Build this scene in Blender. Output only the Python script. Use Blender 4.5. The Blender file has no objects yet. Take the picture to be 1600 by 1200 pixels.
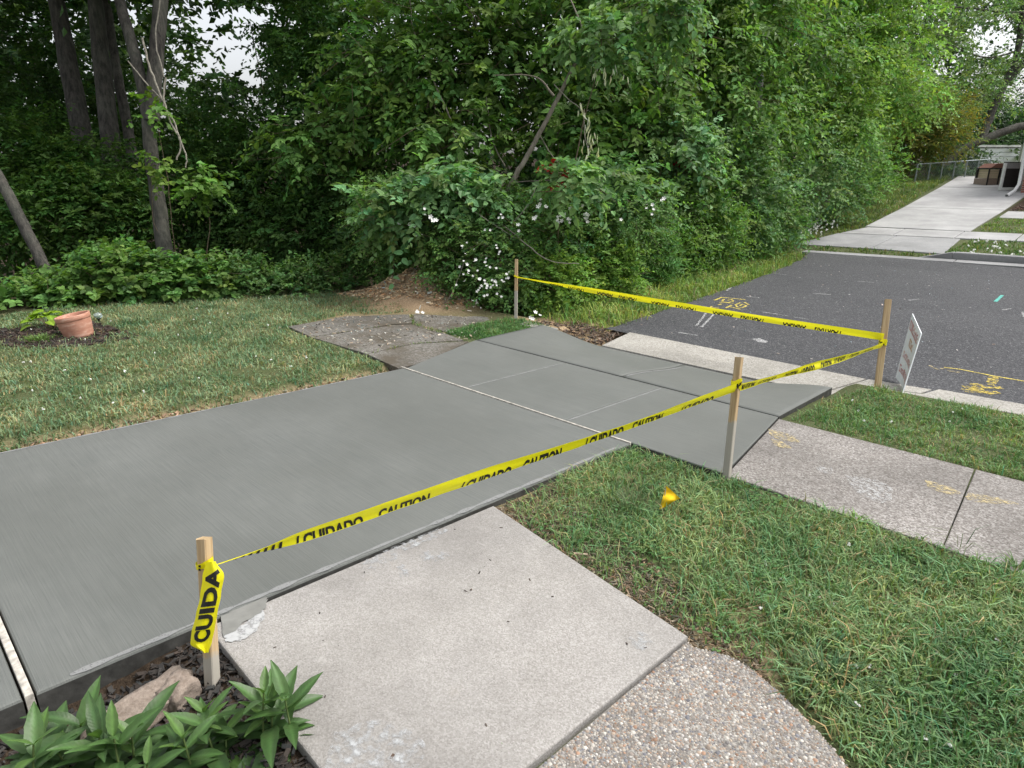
import bpy, bmesh, math, random
import numpy as np
from mathutils import Vector, Matrix, noise

# ------------------------------------------------------------------ camera, sky, sun, exposure
S = bpy.context.scene
FPX, HOR, CH = 1050.0, 265.0, 1.85           # focal length and horizon in photo pixels, eye height in metres
PITCH = math.atan((600 - HOR) / FPX)
q = math.sqrt(.5)
FW = np.array([-q, q, 0]); RT = np.array([q, q, 0]); UP = np.array([0, 0, 1.])
CF = FW * math.cos(PITCH) - UP * math.sin(PITCH)
CU = UP * math.cos(PITCH) + FW * math.sin(PITCH)
CO = np.array([0, 0, CH])
cam = bpy.data.cameras.new('camera'); camo = bpy.data.objects.new('camera', cam)
S.collection.objects.link(camo); S.camera = camo
cam.sensor_width = 36; cam.lens = 36 * FPX / 1600; cam.clip_start = .05; cam.clip_end = 2000
camo.matrix_world = Matrix(((RT[0], CU[0], -CF[0], 0), (RT[1], CU[1], -CF[1], 0), (RT[2], CU[2], -CF[2], CH), (0, 0, 0, 1)))

SUN_EL, SUN_AZ = math.radians(58), math.radians(38)      # azimuth clockwise from +Y
world = bpy.data.worlds.new('World'); S.world = world; world.use_nodes = True
wn = world.node_tree; bg = wn.nodes['Background']
sky = wn.nodes.new('ShaderNodeTexSky'); sky.sky_type = 'NISHITA'; sky.sun_disc = False
sky.sun_elevation = SUN_EL; sky.sun_rotation = SUN_AZ; sky.dust_density = 4; sky.ozone_density = 1
hs = wn.nodes.new('ShaderNodeHueSaturation'); hs.inputs['Saturation'].default_value = .22
wn.links.new(sky.outputs[0], hs.inputs['Color']); wn.links.new(hs.outputs[0], bg.inputs[0])
bg.inputs[1].default_value = .15
sun = bpy.data.lights.new('sun', 'SUN'); sun.energy = 1.4; sun.angle = math.radians(24); sun.color = (1, .96, .9)
suno = bpy.data.objects.new('sun', sun); S.collection.objects.link(suno)
sd = Vector((math.sin(SUN_AZ) * math.cos(SUN_EL), math.cos(SUN_AZ) * math.cos(SUN_EL), math.sin(SUN_EL)))
suno.rotation_euler = sd.to_track_quat('Z', 'Y').to_euler(); suno.location = (0, 0, 30)
S.view_settings.view_transform = 'Standard'; S.view_settings.look = 'None'
S.view_settings.exposure = .82; S.view_settings.gamma = 1
S.cycles.max_bounces = 8; S.cycles.transparent_max_bounces = 12

# ------------------------------------------------------------------ pixels and ground
def ray(x, y): return (x - 800) * RT - (y - 600) * CU + FPX * CF
def at(x, y, d): return CO + ray(x, y) * d / FPX
PY = [-50, 0, 5.42, 6.6, 11, 16.9, 18.3, 20, 21, 32, 40, 140]
PZ = [1.5, 0, -.163, -.275, -.2, -.26, -.22, -.06, .03, 1.15, 1.6, 3.0]
def prof(y): return np.interp(y, PY, PZ)
def G(x, y, off=0.0, flat=False):
    d = ray(x, y); lo, hi = .5 / FPX, 130 / FPX
    ts = np.linspace(lo, hi, 6000)
    P = CO + ts[:, None] * d
    zz = (-.03 * P[:, 1] if flat else prof(P[:, 1])) + off
    i = int(np.argmax(P[:, 2] <= zz)); a, b = ts[max(i - 1, 0)], ts[i]
    for _ in range(30):
        m = (a + b) / 2; p = CO + m * d
        if p[2] <= (-.03 * p[1] if flat else prof(p[1])) + off: b = m
        else: a = m
    return CO + b * d
def depth(p): return float((np.array(p) - CO) @ CF)

# ------------------------------------------------------------------ object helpers
col = S.collection
def link(o, parent=None):
    col.objects.link(o)
    if parent is not None: o.parent = parent
    return o
def tag(o, label=None, cat=None, group=None, kind=None):
    if label: o['label'] = label
    if cat: o['category'] = cat
    if group: o['group'] = group
    if kind: o['kind'] = kind
    return o
def thing(name, label, cat, loc=(0, 0, 0), rz=0, group=None):
    o = bpy.data.objects.new(name, None); link(o); o.location = loc; o.rotation_euler = (0, 0, rz)
    o.empty_display_size = .1
    return tag(o, label, cat, group)
def bobj(name, bm, m, parent=None, smooth=False):
    me = bpy.data.meshes.new(name); bm.to_mesh(me); bm.free()
    if smooth:
        for f in me.polygons: f.use_smooth = True
    me.materials.append(m)
    return link(bpy.data.objects.new(name, me), parent)
def nobj(name, V, F, m, parent=None, colr=None, smooth=False):
    """V (n,3); F list of (k,3|4) index arrays; colr (n,3)"""
    V = np.asarray(V, np.float32).reshape(-1, 3)
    if not isinstance(F, list): F = [F]
    me = bpy.data.meshes.new(name)
    me.vertices.add(len(V)); me.vertices.foreach_set('co', V.ravel())
    li = np.concatenate([np.asarray(f, np.int32).ravel() for f in F])
    sz = np.concatenate([np.full(len(f), np.asarray(f).shape[1], np.int32) for f in F])
    st = np.concatenate([[0], np.cumsum(sz)[:-1]]).astype(np.int32)
    me.loops.add(len(li)); me.loops.foreach_set('vertex_index', li)
    me.polygons.add(len(sz)); me.polygons.foreach_set('loop_start', st)
    if colr is not None:
        a = me.color_attributes.new('Col', 'FLOAT_COLOR', 'POINT')
        c4 = np.ones((len(V), 4), np.float32); c4[:, :3] = colr
        a.data.foreach_set('color', c4.ravel())
    me.update(calc_edges=True); me.validate()
    me.polygons.foreach_set('use_smooth', np.full(len(sz), smooth))
    me.materials.append(m)
    return link(bpy.data.objects.new(name, me), parent)
def tube_arrays(paths, sides=7):
    """paths: list of (pts, radii) -> V, F"""
    Vs, Fs, n = [], [], 0
    for pts, rad in paths:
        pts = np.asarray(pts, float); rad = np.broadcast_to(np.asarray(rad, float), (len(pts),))
        t = np.gradient(pts, axis=0); t /= np.linalg.norm(t, axis=1)[:, None] + 1e-9
        ref = np.array([0, 0, 1.]) if abs(t[0][2]) < .8 else np.array([1., 0, 0])
        for i in range(len(pts)):
            a = np.cross(t[i], ref); a /= np.linalg.norm(a) + 1e-9; b = np.cross(t[i], a)
            ref = b if False else ref
            an = np.linspace(0, 2 * np.pi, sides, endpoint=False)
            Vs.append(pts[i] + rad[i] * (np.cos(an)[:, None] * a + np.sin(an)[:, None] * b))
        k = len(pts)
        ii, jj = np.meshgrid(np.arange(k - 1), np.arange(sides), indexing='ij')
        a0 = n + ii * sides + jj; a1 = n + ii * sides + (jj + 1) % sides
        Fs.append(np.stack([a0, a1, a1 + sides, a0 + sides], -1).reshape(-1, 4)); n += k * sides
    return np.concatenate(Vs), np.concatenate(Fs)
def tubes(name, paths, m, parent=None, sides=7):
    V, F = tube_arrays(paths, sides); return nobj(name, V, F, m, parent, smooth=True)
def smooth_path(pts, n=10, wob=0, seed=0):
    pts = [Vector(p) for p in pts]; r = random.Random(seed); out = []
    P = [pts[0] * 2 - pts[1]] + pts + [pts[-1] * 2 - pts[-2]]
    for i in range(1, len(P) - 2):
        for k in range(n):
            t = k / n; a, b, c, d = P[i - 1], P[i], P[i + 1], P[i + 2]
            v = .5 * ((2 * b) + (c - a) * t + (2 * a - 5 * b + 4 * c - d) * t * t + (3 * b - a - 3 * c + d) * t ** 3)
            out.append(v + Vector((r.uniform(-1, 1), r.uniform(-1, 1), r.uniform(-1, 1))) * wob)
    out.append(pts[-1]); return [tuple(v) for v in out]
def box_bm(bm, c, s, rot=None):
    r = bmesh.ops.create_cube(bm, size=1)
    M = Matrix.Translation(c) @ (rot.to_4x4() if rot else Matrix()) @ Matrix.Diagonal((*s, 1))
    bmesh.ops.transform(bm, matrix=M, verts=r['verts']); return r['verts']

# ------------------------------------------------------------------ materials
def mat(name):
    m = bpy.data.materials.new(name); m.use_nodes = True
    nt = m.node_tree; return m, nt, nt.nodes['Principled BSDF']
def nd(nt, t, **kw):
    n = nt.nodes.new(t)
    for k, v in kw.items():
        if k in n.inputs: n.inputs[k].default_value = v
        else: setattr(n, k, v)
    return n
def tex_noise(nt, vec, scale, detail=4, rough=.55):
    n = nd(nt, 'ShaderNodeTexNoise', Scale=scale, Detail=detail, Roughness=rough); nt.links.new(vec, n.inputs['Vector']); return n.outputs['Fac']
def ramp(nt, fac, stops):
    r = nt.nodes.new('ShaderNodeValToRGB'); e = r.color_ramp.elements
    while len(e) < len(stops): e.new(.5)
    for i, (p, c) in enumerate(stops): e[i].position = p; e[i].color = (*c, 1) if len(c) == 3 else c
    nt.links.new(fac, r.inputs[0]); return r.outputs[0]
def mix(nt, fac, a, b, mode='MIX'):
    n = nt.nodes.new('ShaderNodeMix'); n.data_type = 'RGBA'; n.blend_type = mode
    for sock, v in ((n.inputs[0], fac), (n.inputs[6], a), (n.inputs[7], b)):
        if isinstance(v, (int, float)): sock.default_value = v
        elif isinstance(v, tuple): sock.default_value = (*v, 1)
        else: nt.links.new(v, sock)
    return n.outputs[2]
def bump(nt, h, dist, strength=1, prev=None):
    b = nd(nt, 'ShaderNodeBump', Strength=strength, Distance=dist); nt.links.new(h, b.inputs['Height'])
    if prev is not None: nt.links.new(prev, b.inputs['Normal'])
    return b.outputs[0]
def coords(nt, kind='Object', scale=None):
    tc = nt.nodes.new('ShaderNodeTexCoord'); o = tc.outputs[kind]
    if scale:
        mp = nd(nt, 'ShaderNodeMapping', Scale=scale); nt.links.new(o, mp.inputs['Vector']); o = mp.outputs[0]
    return o
def simple(name, c, rough=.6, spec=.3, metal=0, var=.15, nscale=20, bmp=0):
    m, nt, b = mat(name); v = coords(nt)
    n = tex_noise(nt, v, nscale)
    cc = ramp(nt, n, [(.3, tuple(x * (1 - var) for x in c)), (.7, tuple(min(1, x * (1 + var)) for x in c))])
    nt.links.new(cc, b.inputs['Base Color']); b.inputs['Roughness'].default_value = rough
    b.inputs['Specular IOR Level'].default_value = spec; b.inputs['Metallic'].default_value = metal
    if bmp: nt.links.new(bump(nt, n, bmp), b.inputs['Normal'])
    return m
def leafmat(name, trans=.35, rough=.42, spec=.35):
    m, nt, b = mat(name)
    a = nd(nt, 'ShaderNodeVertexColor', layer_name='Col')
    nt.links.new(a.outputs[0], b.inputs['Base Color']); b.inputs['Roughness'].default_value = rough
    b.inputs['Specular IOR Level'].default_value = spec
    t = nt.nodes.new('ShaderNodeBsdfTranslucent')
    tc = mix(nt, 1.0, a.outputs[0], (1.15, 1.25, .55), 'MULTIPLY'); nt.links.new(tc, t.inputs[0])
    ms = nd(nt, 'ShaderNodeMixShader'); ms.inputs[0].default_value = trans
    nt.links.new(b.outputs[0], ms.inputs[1]); nt.links.new(t.outputs[0], ms.inputs[2])
    nt.links.new(ms.outputs[0], nt.nodes['Material Output'].inputs[0]); return m
GAIN = 1.55
LEAF = leafmat('leaf', .4, .5, .25); GRASS = leafmat('grass_blade', .25, .5, .25)

def bark(name, c1, c2, sc=9, bd=.012):
    m, nt, b = mat(name); v = coords(nt, scale=(1, 1, .22))
    n = tex_noise(nt, v, sc * 1.6, 10, .75); n2 = tex_noise(nt, coords(nt), 1.7, 3)
    c = ramp(nt, n, [(.40, c1), (.62, c2)])
    c = mix(nt, .35, c, ramp(nt, n2, [(.35, c1), (.7, (.13, .14, .11))]))
    nt.links.new(c, b.inputs['Base Color']); b.inputs['Roughness'].default_value = .9
    nt.links.new(bump(nt, n, bd, 1), b.inputs['Normal']); return m
BARK = bark('bark_grey', (.022, .02, .018), (.13, .115, .1), 9, .035)
BARK_L = bark('bark_pale', (.13, .11, .085), (.34, .295, .235), 14, .006)
TWIG = simple('twig', (.16, .125, .085), .8, .2, var=.3)
DRYTWIG = simple('dry_vine', (.26, .24, .2), .85, .2, var=.3)

def new_concrete():
    m, nt, b = mat('new_concrete'); v = coords(nt)
    big = tex_noise(nt, v, .9, 4, .6); mid = tex_noise(nt, v, 6, 5, .6); fine = tex_noise(nt, v, 160, 3, .6)
    br = tex_noise(nt, coords(nt, scale=(3.2, 150, 20)), 1.0, 3, .6)         # broom strokes run across the drive
    br2 = tex_noise(nt, coords(nt, scale=(1.1, 30, 5)), 1.0, 2, .5)
    c = ramp(nt, big, [(.3, (.112, .118, .111)), (.7, (.162, .167, .157))])
    c = mix(nt, .35, c, ramp(nt, mid, [(.35, (0.118, 0.126, 0.123)), (.7, (0.174, 0.177, 0.169))]))
    c = mix(nt, ramp(nt, br2, [(.55, (0, 0, 0)), (.8, (0.222, 0.222, 0.222))]), c, (0.185, 0.185, 0.174))
    c = mix(nt, .4, c, ramp(nt, br, [(.3, (0.104, 0.109, 0.106)), (.75, (0.200, 0.202, 0.195))]))
    sc = tex_noise(nt, coords(nt, scale=(2.2, 26, 4)), 1.3, 6, .75)
    c = mix(nt, ramp(nt, sc, [(.68, (0, 0, 0)), (.78, (0.281, 0.281, 0.281))]), c, (0.266, 0.266, 0.259))
    dmp = tex_noise(nt, v, .55, 5, .62); c = mix(nt, ramp(nt, dmp, [(.38, (0, 0, 0)), (.62, (.55, .55, .55))]), c, (.108, .112, .104))
    c = mix(nt, 1.0, c, (.97, .985, .97), 'MULTIPLY')
    nt.links.new(c, b.inputs['Base Color'])
    nt.links.new(ramp(nt, big, [(.3, (.62,) * 3), (.75, (.85,) * 3)]), b.inputs['Roughness'])
    b.inputs['Specular IOR Level'].default_value = .35
    nt.links.new(bump(nt, fine, .0006, .6, bump(nt, br, .0022, 1.0)), b.inputs['Normal']); return m
NEWC = new_concrete()
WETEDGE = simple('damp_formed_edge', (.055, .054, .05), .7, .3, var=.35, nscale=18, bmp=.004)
def rough_conc(name, lo, hi, spk=(.55, .54, .5), dark=(.12, .11, .1), sc=150, amt=.5, stain=(.34, .27, .18), rough=.85, bd=.003, moss=0, blotch=.25):
    m, nt, b = mat(name); v = coords(nt)
    big = tex_noise(nt, v, 1.3, 5, .65)
    c = ramp(nt, big, [(.3, lo), (.72, hi)])
    st = tex_noise(nt, v, 2.6, 6, .7)
    c = mix(nt, ramp(nt, st, [(.62, (0, 0, 0)), (.78, (.4, .4, .4))]), c, stain)
    vo = nd(nt, 'ShaderNodeTexVoronoi', Scale=sc, Randomness=1.0); nt.links.new(v, vo.inputs['Vector'])
    sp = nt.nodes.new('ShaderNodeSeparateColor'); nt.links.new(vo.outputs['Color'], sp.inputs[0])
    g = ramp(nt, sp.outputs[0], [(0, dark), (.25, lo), (.6, hi), (1, spk)])
    c = mix(nt, amt, c, g)
    bl = tex_noise(nt, v, .8, 6, .68)
    c = mix(nt, ramp(nt, bl, [(.4, (0, 0, 0)), (.62, (blotch * 2,) * 3)]), c, tuple(x * .55 for x in lo))
    b3 = tex_noise(nt, v, 9, 6, .75); c = mix(nt, ramp(nt, b3, [(.58, (0, 0, 0)), (.74, (blotch * 1.4,) * 3)]), c, tuple(min(1, x * 1.25) for x in hi))
    if moss:
        ms = tex_noise(nt, v, 1.9, 7, .72)
        c = mix(nt, ramp(nt, ms, [(.46, (0, 0, 0)), (.62, (moss,) * 3)]), c, (.085, .07, .05))
    nt.links.new(c, b.inputs['Base Color']); b.inputs['Roughness'].default_value = rough
    b.inputs['Specular IOR Level'].default_value = .3
    fn = tex_noise(nt, v, sc * .8, 3, .6)
    nt.links.new(bump(nt, fn, bd, .9), b.inputs['Normal']); return m
OLDSLAB = rough_conc('old_walk_concrete', (0.267, 0.251, 0.232), (0.361, 0.346, 0.327), (0.516, 0.499, 0.482), (0.163, 0.150, 0.138), 170, .42)
AGGBASE = rough_conc('aggregate_matrix', (0.165, 0.150, 0.135), (0.247, 0.232, 0.210), sc=120, bd=.004)
SIDEW = rough_conc('old_sidewalk_concrete', (0.168, 0.153, 0.139), (0.269, 0.248, 0.231), (0.470, 0.454, 0.437), (0.076, 0.067, 0.063), 105, .72, (0.277, 0.244, 0.185))
OLDLEFT = rough_conc('mossy_sidewalk_concrete', (0.115, 0.107, 0.092), (0.187, 0.175, 0.156), (0.360, 0.346, 0.324), (0.043, 0.040, 0.032), 60, .62, (0.122, 0.104, 0.076), moss=.85, blotch=.3)
GUTTER = rough_conc('gutter_concrete', (0.286, 0.269, 0.239), (0.386, 0.370, 0.336), (0.554, 0.538, 0.504), (0.126, 0.118, 0.101), 90, .6)
FARCONC = rough_conc('far_drive_concrete', (0.360, 0.356, 0.360), (0.450, 0.446, 0.446), (0.522, 0.513, 0.513), (0.315, 0.306, 0.297), 60, .2, (0.360, 0.324, 0.270))
FARAPR = rough_conc('far_apron_concrete', (0.270, 0.270, 0.275), (0.333, 0.333, 0.338), (0.432, 0.432, 0.432), (0.225, 0.225, 0.225), 60, .25, (0.297, 0.279, 0.252))
def asphalt():
    m, nt, b = mat('asphalt'); v = coords(nt)
    big = tex_noise(nt, v, .7, 5, .6)
    c = ramp(nt, big, [(.3, (0.034, 0.035, 0.040)), (.7, (0.057, 0.058, 0.064))])
    pt_ = tex_noise(nt, v, .35, 3, .5); c = mix(nt, ramp(nt, pt_, [(.42, (0, 0, 0)), (.62, (.6, .6, .6))]), c, (.085, .086, .09))
    vo = nd(nt, 'ShaderNodeTexVoronoi', Scale=75.0); nt.links.new(v, vo.inputs['Vector'])
    sp = nt.nodes.new('ShaderNodeSeparateColor'); nt.links.new(vo.outputs['Color'], sp.inputs[0])
    c = mix(nt, .75, c, ramp(nt, sp.outputs[0], [(0, (0.017, 0.017, 0.020)), (.5, (0.043, 0.044, 0.049)), (.88, (0.08, 0.081, 0.088)), (1, (.19, .19, .195))]))
    sc = tex_noise(nt, coords(nt, scale=(2.2, 26, 4)), 1.1, 5, .7)
    c = mix(nt, ramp(nt, sc, [(.70, (0, 0, 0)), (.76, (0.430, 0.430, 0.430))]), c, (0.284, 0.292, 0.301))
    vo2 = nd(nt, 'ShaderNodeTexVoronoi', Scale=14.0); nt.links.new(v, vo2.inputs['Vector'])
    c = mix(nt, ramp(nt, vo2.outputs['Distance'], [(.03, (.5, .5, .5)), (.06, (0, 0, 0))]), c, (0.344, 0.344, 0.344))
    nt.links.new(c, b.inputs['Base Color']); b.inputs['Roughness'].default_value = .82; b.inputs['Specular IOR Level'].default_value = .4
    nt.links.new(bump(nt, vo.outputs['Distance'], .006, .9), b.inputs['Normal']); return m
ASPH = asphalt()
def ground():
    m, nt, b = mat('soil_and_thatch'); v = coords(nt)
    a = nd(nt, 'ShaderNodeVertexColor', layer_name='Col')
    n1 = tex_noise(nt, v, 1.1, 6, .65); n2 = tex_noise(nt, v, 45, 5, .7)
    thatch = ramp(nt, n2, [(.3, (.05, .06, .03)), (.52, (.11, .125, .06)), (.72, (.22, .2, .13))])
    c = mix(nt, ramp(nt, n1, [(.35, (.15, .15, .15)), (.65, (.75, .75, .75))]), thatch, ramp(nt, n2, [(.3, (.04, .055, .02)), (.7, (.085, .11, .04))]))
    litter = ramp(nt, n2, [(.3, (.018, .013, .009)), (.55, (.05, .036, .025)), (.75, (.11, .08, .055))])
    dirt = ramp(nt, n2, [(.3, (.24, .165, .1)), (.55, (.42, .3, .19)), (.75, (.55, .43, .3))])
    sp = nt.nodes.new('ShaderNodeSeparateColor'); nt.links.new(a.outputs[0], sp.inputs[0])
    c = mix(nt, sp.outputs[0], c, litter); c = mix(nt, sp.outputs[1], c, dirt)
    nt.links.new(c, b.inputs['Base Color']); b.inputs['Roughness'].default_value = .95; b.inputs['Specular IOR Level'].default_value = .1
    nt.links.new(bump(nt, n2, .02, .8), b.inputs['Normal']); return m
GROUND = ground()
def wood():
    m, nt, b = mat('stake_pine'); v = coords(nt, scale=(38, 38, 1.6))
    n = tex_noise(nt, v, 1.6, 4, .6); g = tex_noise(nt, coords(nt, scale=(190, 190, 3)), 1, 3)
    c = ramp(nt, n, [(.3, (.30, .195, .095)), (.55, (.46, .335, .19)), (.75, (.55, .43, .27))])
    c = mix(nt, .3, c, ramp(nt, g, [(.35, (.26, .16, .08)), (.65, (.58, .46, .3))]))
    # cement splash on the foot of the stake
    a = nd(nt, 'ShaderNodeVertexColor', layer_name='Col')
    nn = tex_noise(nt, coords(nt), 22, 4)
    ad = nd(nt, 'ShaderNodeMath', operation='MULTIPLY_ADD'); nt.links.new(nn, ad.inputs[0]); ad.inputs[1].default_value = .6
    sp = nt.nodes.new('ShaderNodeSeparateColor'); nt.links.new(a.outputs[0], sp.inputs[0]); nt.links.new(sp.outputs[0], ad.inputs[2])
    c = mix(nt, ramp(nt, ad.outputs[0], [(.72, (0, 0, 0)), (.86, (.85, .85, .85))]), c, (.33, .32, .29))
    nt.links.new(c, b.inputs['Base Color']); b.inputs['Roughness'].default_value = .75; b.inputs['Specular IOR Level'].default_value = .25
    nt.links.new(bump(nt, g, .001, .7), b.inputs['Normal']); return m
WOOD = wood()
def tapemat():
    m, nt, b = mat('caution_tape_yellow')
    b.inputs['Base Color'].default_value = (.9, .84, .012, 1); b.inputs['Roughness'].default_value = .38; b.inputs['Specular IOR Level'].default_value = .45
    n = tex_noise(nt, coords(nt), 40, 3); nt.links.new(bump(nt, n, .004, .5), b.inputs['Normal'])
    t = nt.nodes.new('ShaderNodeBsdfTranslucent'); t.inputs[0].default_value = (.85, .8, .02, 1)
    ms = nd(nt, 'ShaderNodeMixShader'); ms.inputs[0].default_value = .38
    nt.links.new(b.outputs[0], ms.inputs[1]); nt.links.new(t.outputs[0], ms.inputs[2])
    nt.links.new(ms.outputs[0], nt.nodes['Material Output'].inputs[0]); return m
TAPE = tapemat()
INK = simple('black_print', (.012, .012, .011), .5, .3, var=.3)
WHITE = simple('white_paint', (.75, .75, .74), .5, .3, var=.06, nscale=6)
def paint(name, c, cover=.45, sc=38):
    m, nt, b = mat(name); v = coords(nt)
    n = tex_noise(nt, v, sc, 6, .7)
    b.inputs['Base Color'].default_value = (*c, 1); b.inputs['Roughness'].default_value = .8
    t = nt.nodes.new('ShaderNodeBsdfTransparent'); ms = nt.nodes.new('ShaderNodeMixShader')
    nt.links.new(ramp(nt, n, [(1 - cover - .12, (0, 0, 0)), (1 - cover + .12, (1, 1, 1))]), ms.inputs[0])
    nt.links.new(t.outputs[0], ms.inputs[1]); nt.links.new(b.outputs[0], ms.inputs[2])
    nt.links.new(ms.outputs[0], nt.nodes['Material Output'].inputs[0]); return m
YPAINT = paint('yellow_marking_paint', (.62, .5, .1), .54, 50)
YBLOT = paint('thin_yellow_overspray', (.6, .46, .08), .46, 26)
YFADED = paint('faded_yellow_paint', (.5, .41, .22), .46, 34)
WCHALK = paint('white_cement_haze', (.46, .46, .455), .44, 34)
FLOATL = paint('float_line_haze', (0.215, 0.218, 0.215), .66, 90)
GPASTE = paint('cement_slurry', (.42, .43, .435), .42, 26)
TEAL = paint('teal_marking_paint', (.1, .42, .36), .6)

# ------------------------------------------------------------------ slabs
rng = np.random.default_rng(7)
def slab(name, poly, zf, thick, m, parent=None, bev=.012, jit=0):
    """poly: list of (x, y) corner points in metres; top follows zf(x, y)"""
    bm = bmesh.new(); vs = []
    P = np.array(poly)[:, :2]
    area = .5 * np.sum(P[:, 0] * np.roll(P[:, 1], -1) - np.roll(P[:, 0], -1) * P[:, 1])
    if area < 0: P = P[::-1]
    for x, y in P: vs.append(bm.verts.new((x, y, zf(x, y))))
    f = bm.faces.new(vs)
    r = bmesh.ops.extrude_face_region(bm, geom=[f])
    nv = [v for v in r['geom'] if isinstance(v, bmesh.types.BMVert)]
    for v in nv: v.co.z -= thick
    bm.normal_update(); bmesh.ops.recalc_face_normals(bm, faces=bm.faces)
    if bev:
        es = [e for e in bm.edges if all(v not in nv for v in e.verts)]
        bmesh.ops.bevel(bm, geom=es, offset=bev, segments=2, affect='EDGES', profile=.5)
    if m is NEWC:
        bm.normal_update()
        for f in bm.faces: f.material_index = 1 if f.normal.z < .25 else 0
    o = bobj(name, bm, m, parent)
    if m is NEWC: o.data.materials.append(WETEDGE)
    return o
def rect(x0, x1, y0, y1): return [(x0, y0), (x1, y0), (x1, y1), (x0, y1)]
def zn(off=0.0): return lambda x, y: -.03 * y + off
def struct(name):
    o = bpy.data.objects.new(name, None); link(o); o['kind'] = 'structure'; return o
XL, XR, YW0, YW1 = -5.55, -2.69, 3.96, 5.42      # drive edges, sidewalk edges
drive = struct('driveway')
slab('slab', rect(XL, XR, .185, YW0 - .012), zn(), .16, NEWC, drive)
slab('slab', rect(XL, XR, -5, .142), zn(), .16, NEWC, drive)
JOINT = simple('expansion_joint_strip', (.46, .43, .38), .75, .2, var=.4, nscale=30)
slab('expansion_strip', rect(XL + .01, XR - .002, .15, .178), zn(.004), .15, JOINT, drive, .004)
slab('expansion_strip', rect(XL - .05, XR - .002, YW0 - .009, YW0 + .008), zn(.006), .1, JOINT, drive, .003)
xs = [XL - .62, -4.62, -3.37, -2.2]
pw = struct('new_sidewalk')
for i in range(3):
    poly = rect(xs[i] + .0015, xs[i + 1] - .0015, YW0 + .012, YW1)
    if i == 0: poly = [(XL + .02, YW0 + .012), (xs[1] - .0015, YW0 + .012), (xs[1] - .0015, YW1), (-6.05, YW1), (-6.0, 5.25)]
    if i == 2: poly = [(xs[2] + .0015, YW0 + .012), (-1.93, YW0 + .012), (-2.2, YW1), (xs[2] + .0015, YW1)]
    slab('slab', poly, zn(), .13, NEWC, pw, .008)
# apron with flared ends
apron = struct('driveway_apron')
def apz(x, y):
    t = np.clip((y - YW1) / (6.62 - YW1), 0, 1)
    low = -.163 - .115 * (t * t * (3 - 2 * t)); top = -.165
    fl = np.clip(1 - (x + 6.05) / 1.05, 0, 1); fr = np.clip(1 - (-2.2 - x) / .8, 0, 1)
    e = max(fl * fl * (3 - 2 * fl), (fr * fr * (3 - 2 * fr)) * .9)
    return low + (top - low) * e
def apron_slab(x0, x1):
    nx, ny = max(2, int((x1 - x0) / .06)), 22
    X = np.linspace(x0, x1, nx + 1); Y = np.linspace(YW1 + .012, 6.62, ny + 1)
    V = []
    for y in Y:
        for x in X:
            yy = y
            V.append((x, yy, apz(x, yy)))
    nT = len(V)
    F = [(j * (nx + 1) + i, j * (nx + 1) + i + 1, (j + 1) * (nx + 1) + i + 1, (j + 1) * (nx + 1) + i) for j in range(ny) for i in range(nx)]
    ring = [i for i in range(nx + 1)] + [j * (nx + 1) + nx for j in range(1, ny + 1)] + [ny * (nx + 1) + i for i in range(nx - 1, -1, -1)] + [j * (nx + 1) for j in range(ny - 1, 0, -1)]
    for r in ring: V.append((V[r][0], V[r][1], V[r][2] - .17))
    k = len(ring)
    for i in range(k):
        F.append((ring[i], nT + i, nT + (i + 1) % k, ring[(i + 1) % k]))
    return nobj('slab', V, np.array(F), NEWC, apron, smooth=False)
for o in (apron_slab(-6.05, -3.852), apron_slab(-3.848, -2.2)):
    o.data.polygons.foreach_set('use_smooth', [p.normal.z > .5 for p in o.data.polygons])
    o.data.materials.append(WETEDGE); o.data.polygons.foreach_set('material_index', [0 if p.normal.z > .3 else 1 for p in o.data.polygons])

# pale float lines and cement haze along the tooled joints of the new concrete
def strokes(name, pts_list, w, m, parent, zoff=.003, zf=None, ragged=.3, seed=1):
    r = random.Random(seed); bm = bmesh.new()
    for pts in pts_list:
        pts = [Vector((p[0], p[1])) for p in pts]
        P = []
        for a, b in zip(pts[:-1], pts[1:]):
            n = max(2, int((b - a).length / .05))
            for k in range(n): P.append(a.lerp(b, k / n))
        P.append(pts[-1]); L, R_ = [], []
        for i, p in enumerate(P):
            t = (P[min(i + 1, len(P) - 1)] - P[max(i - 1, 0)]).normalized(); nrm = Vector((-t.y, t.x))
            ww = w * .5 * (1 + r.uniform(-ragged, ragged)); 
            for s, arr in ((1, L), (-1, R_)):
                c = p + nrm * s * ww; z = (zf(c.x, c.y) if zf else float(prof(c.y))) + zoff
                arr.append(bm.verts.new((c.x, c.y, z)))
        for i in range(len(P) - 1): bm.faces.new((L[i], R_[i], R_[i + 1], L[i + 1]))
    bmesh.ops.recalc_face_normals(bm, faces=bm.faces)
    for f in bm.faces:
        if f.normal.z < 0: f.normal_flip()
    return bobj(name, bm, m, parent)
strokes('float_line', [[(-4.62 + .03, YW0 + .05), (-4.62 + .03, YW1 - .05)]], .018, FLOATL, pw, .0022, zn())
strokes('float_line', [[(-3.37 + .03, YW0 + .05), (-3.37 + .03, YW1 - .05)]], .018, FLOATL, pw, .0022, zn())
strokes('float_line', [[(-3.82, YW1 + .06), (-3.80, 6.5)]], .025, FLOATL, apron, .003, apz)
strokes('float_line', [[(XL + .03, 3.7), (XL + .03, .3)]], .02, FLOATL, drive, .0022, zn(), .6)
strokes('float_line', [[(XR - .02, .3), (XR - .02, 3.8)]], .025, FLOATL, drive, .0022, zn(), .6)

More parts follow.
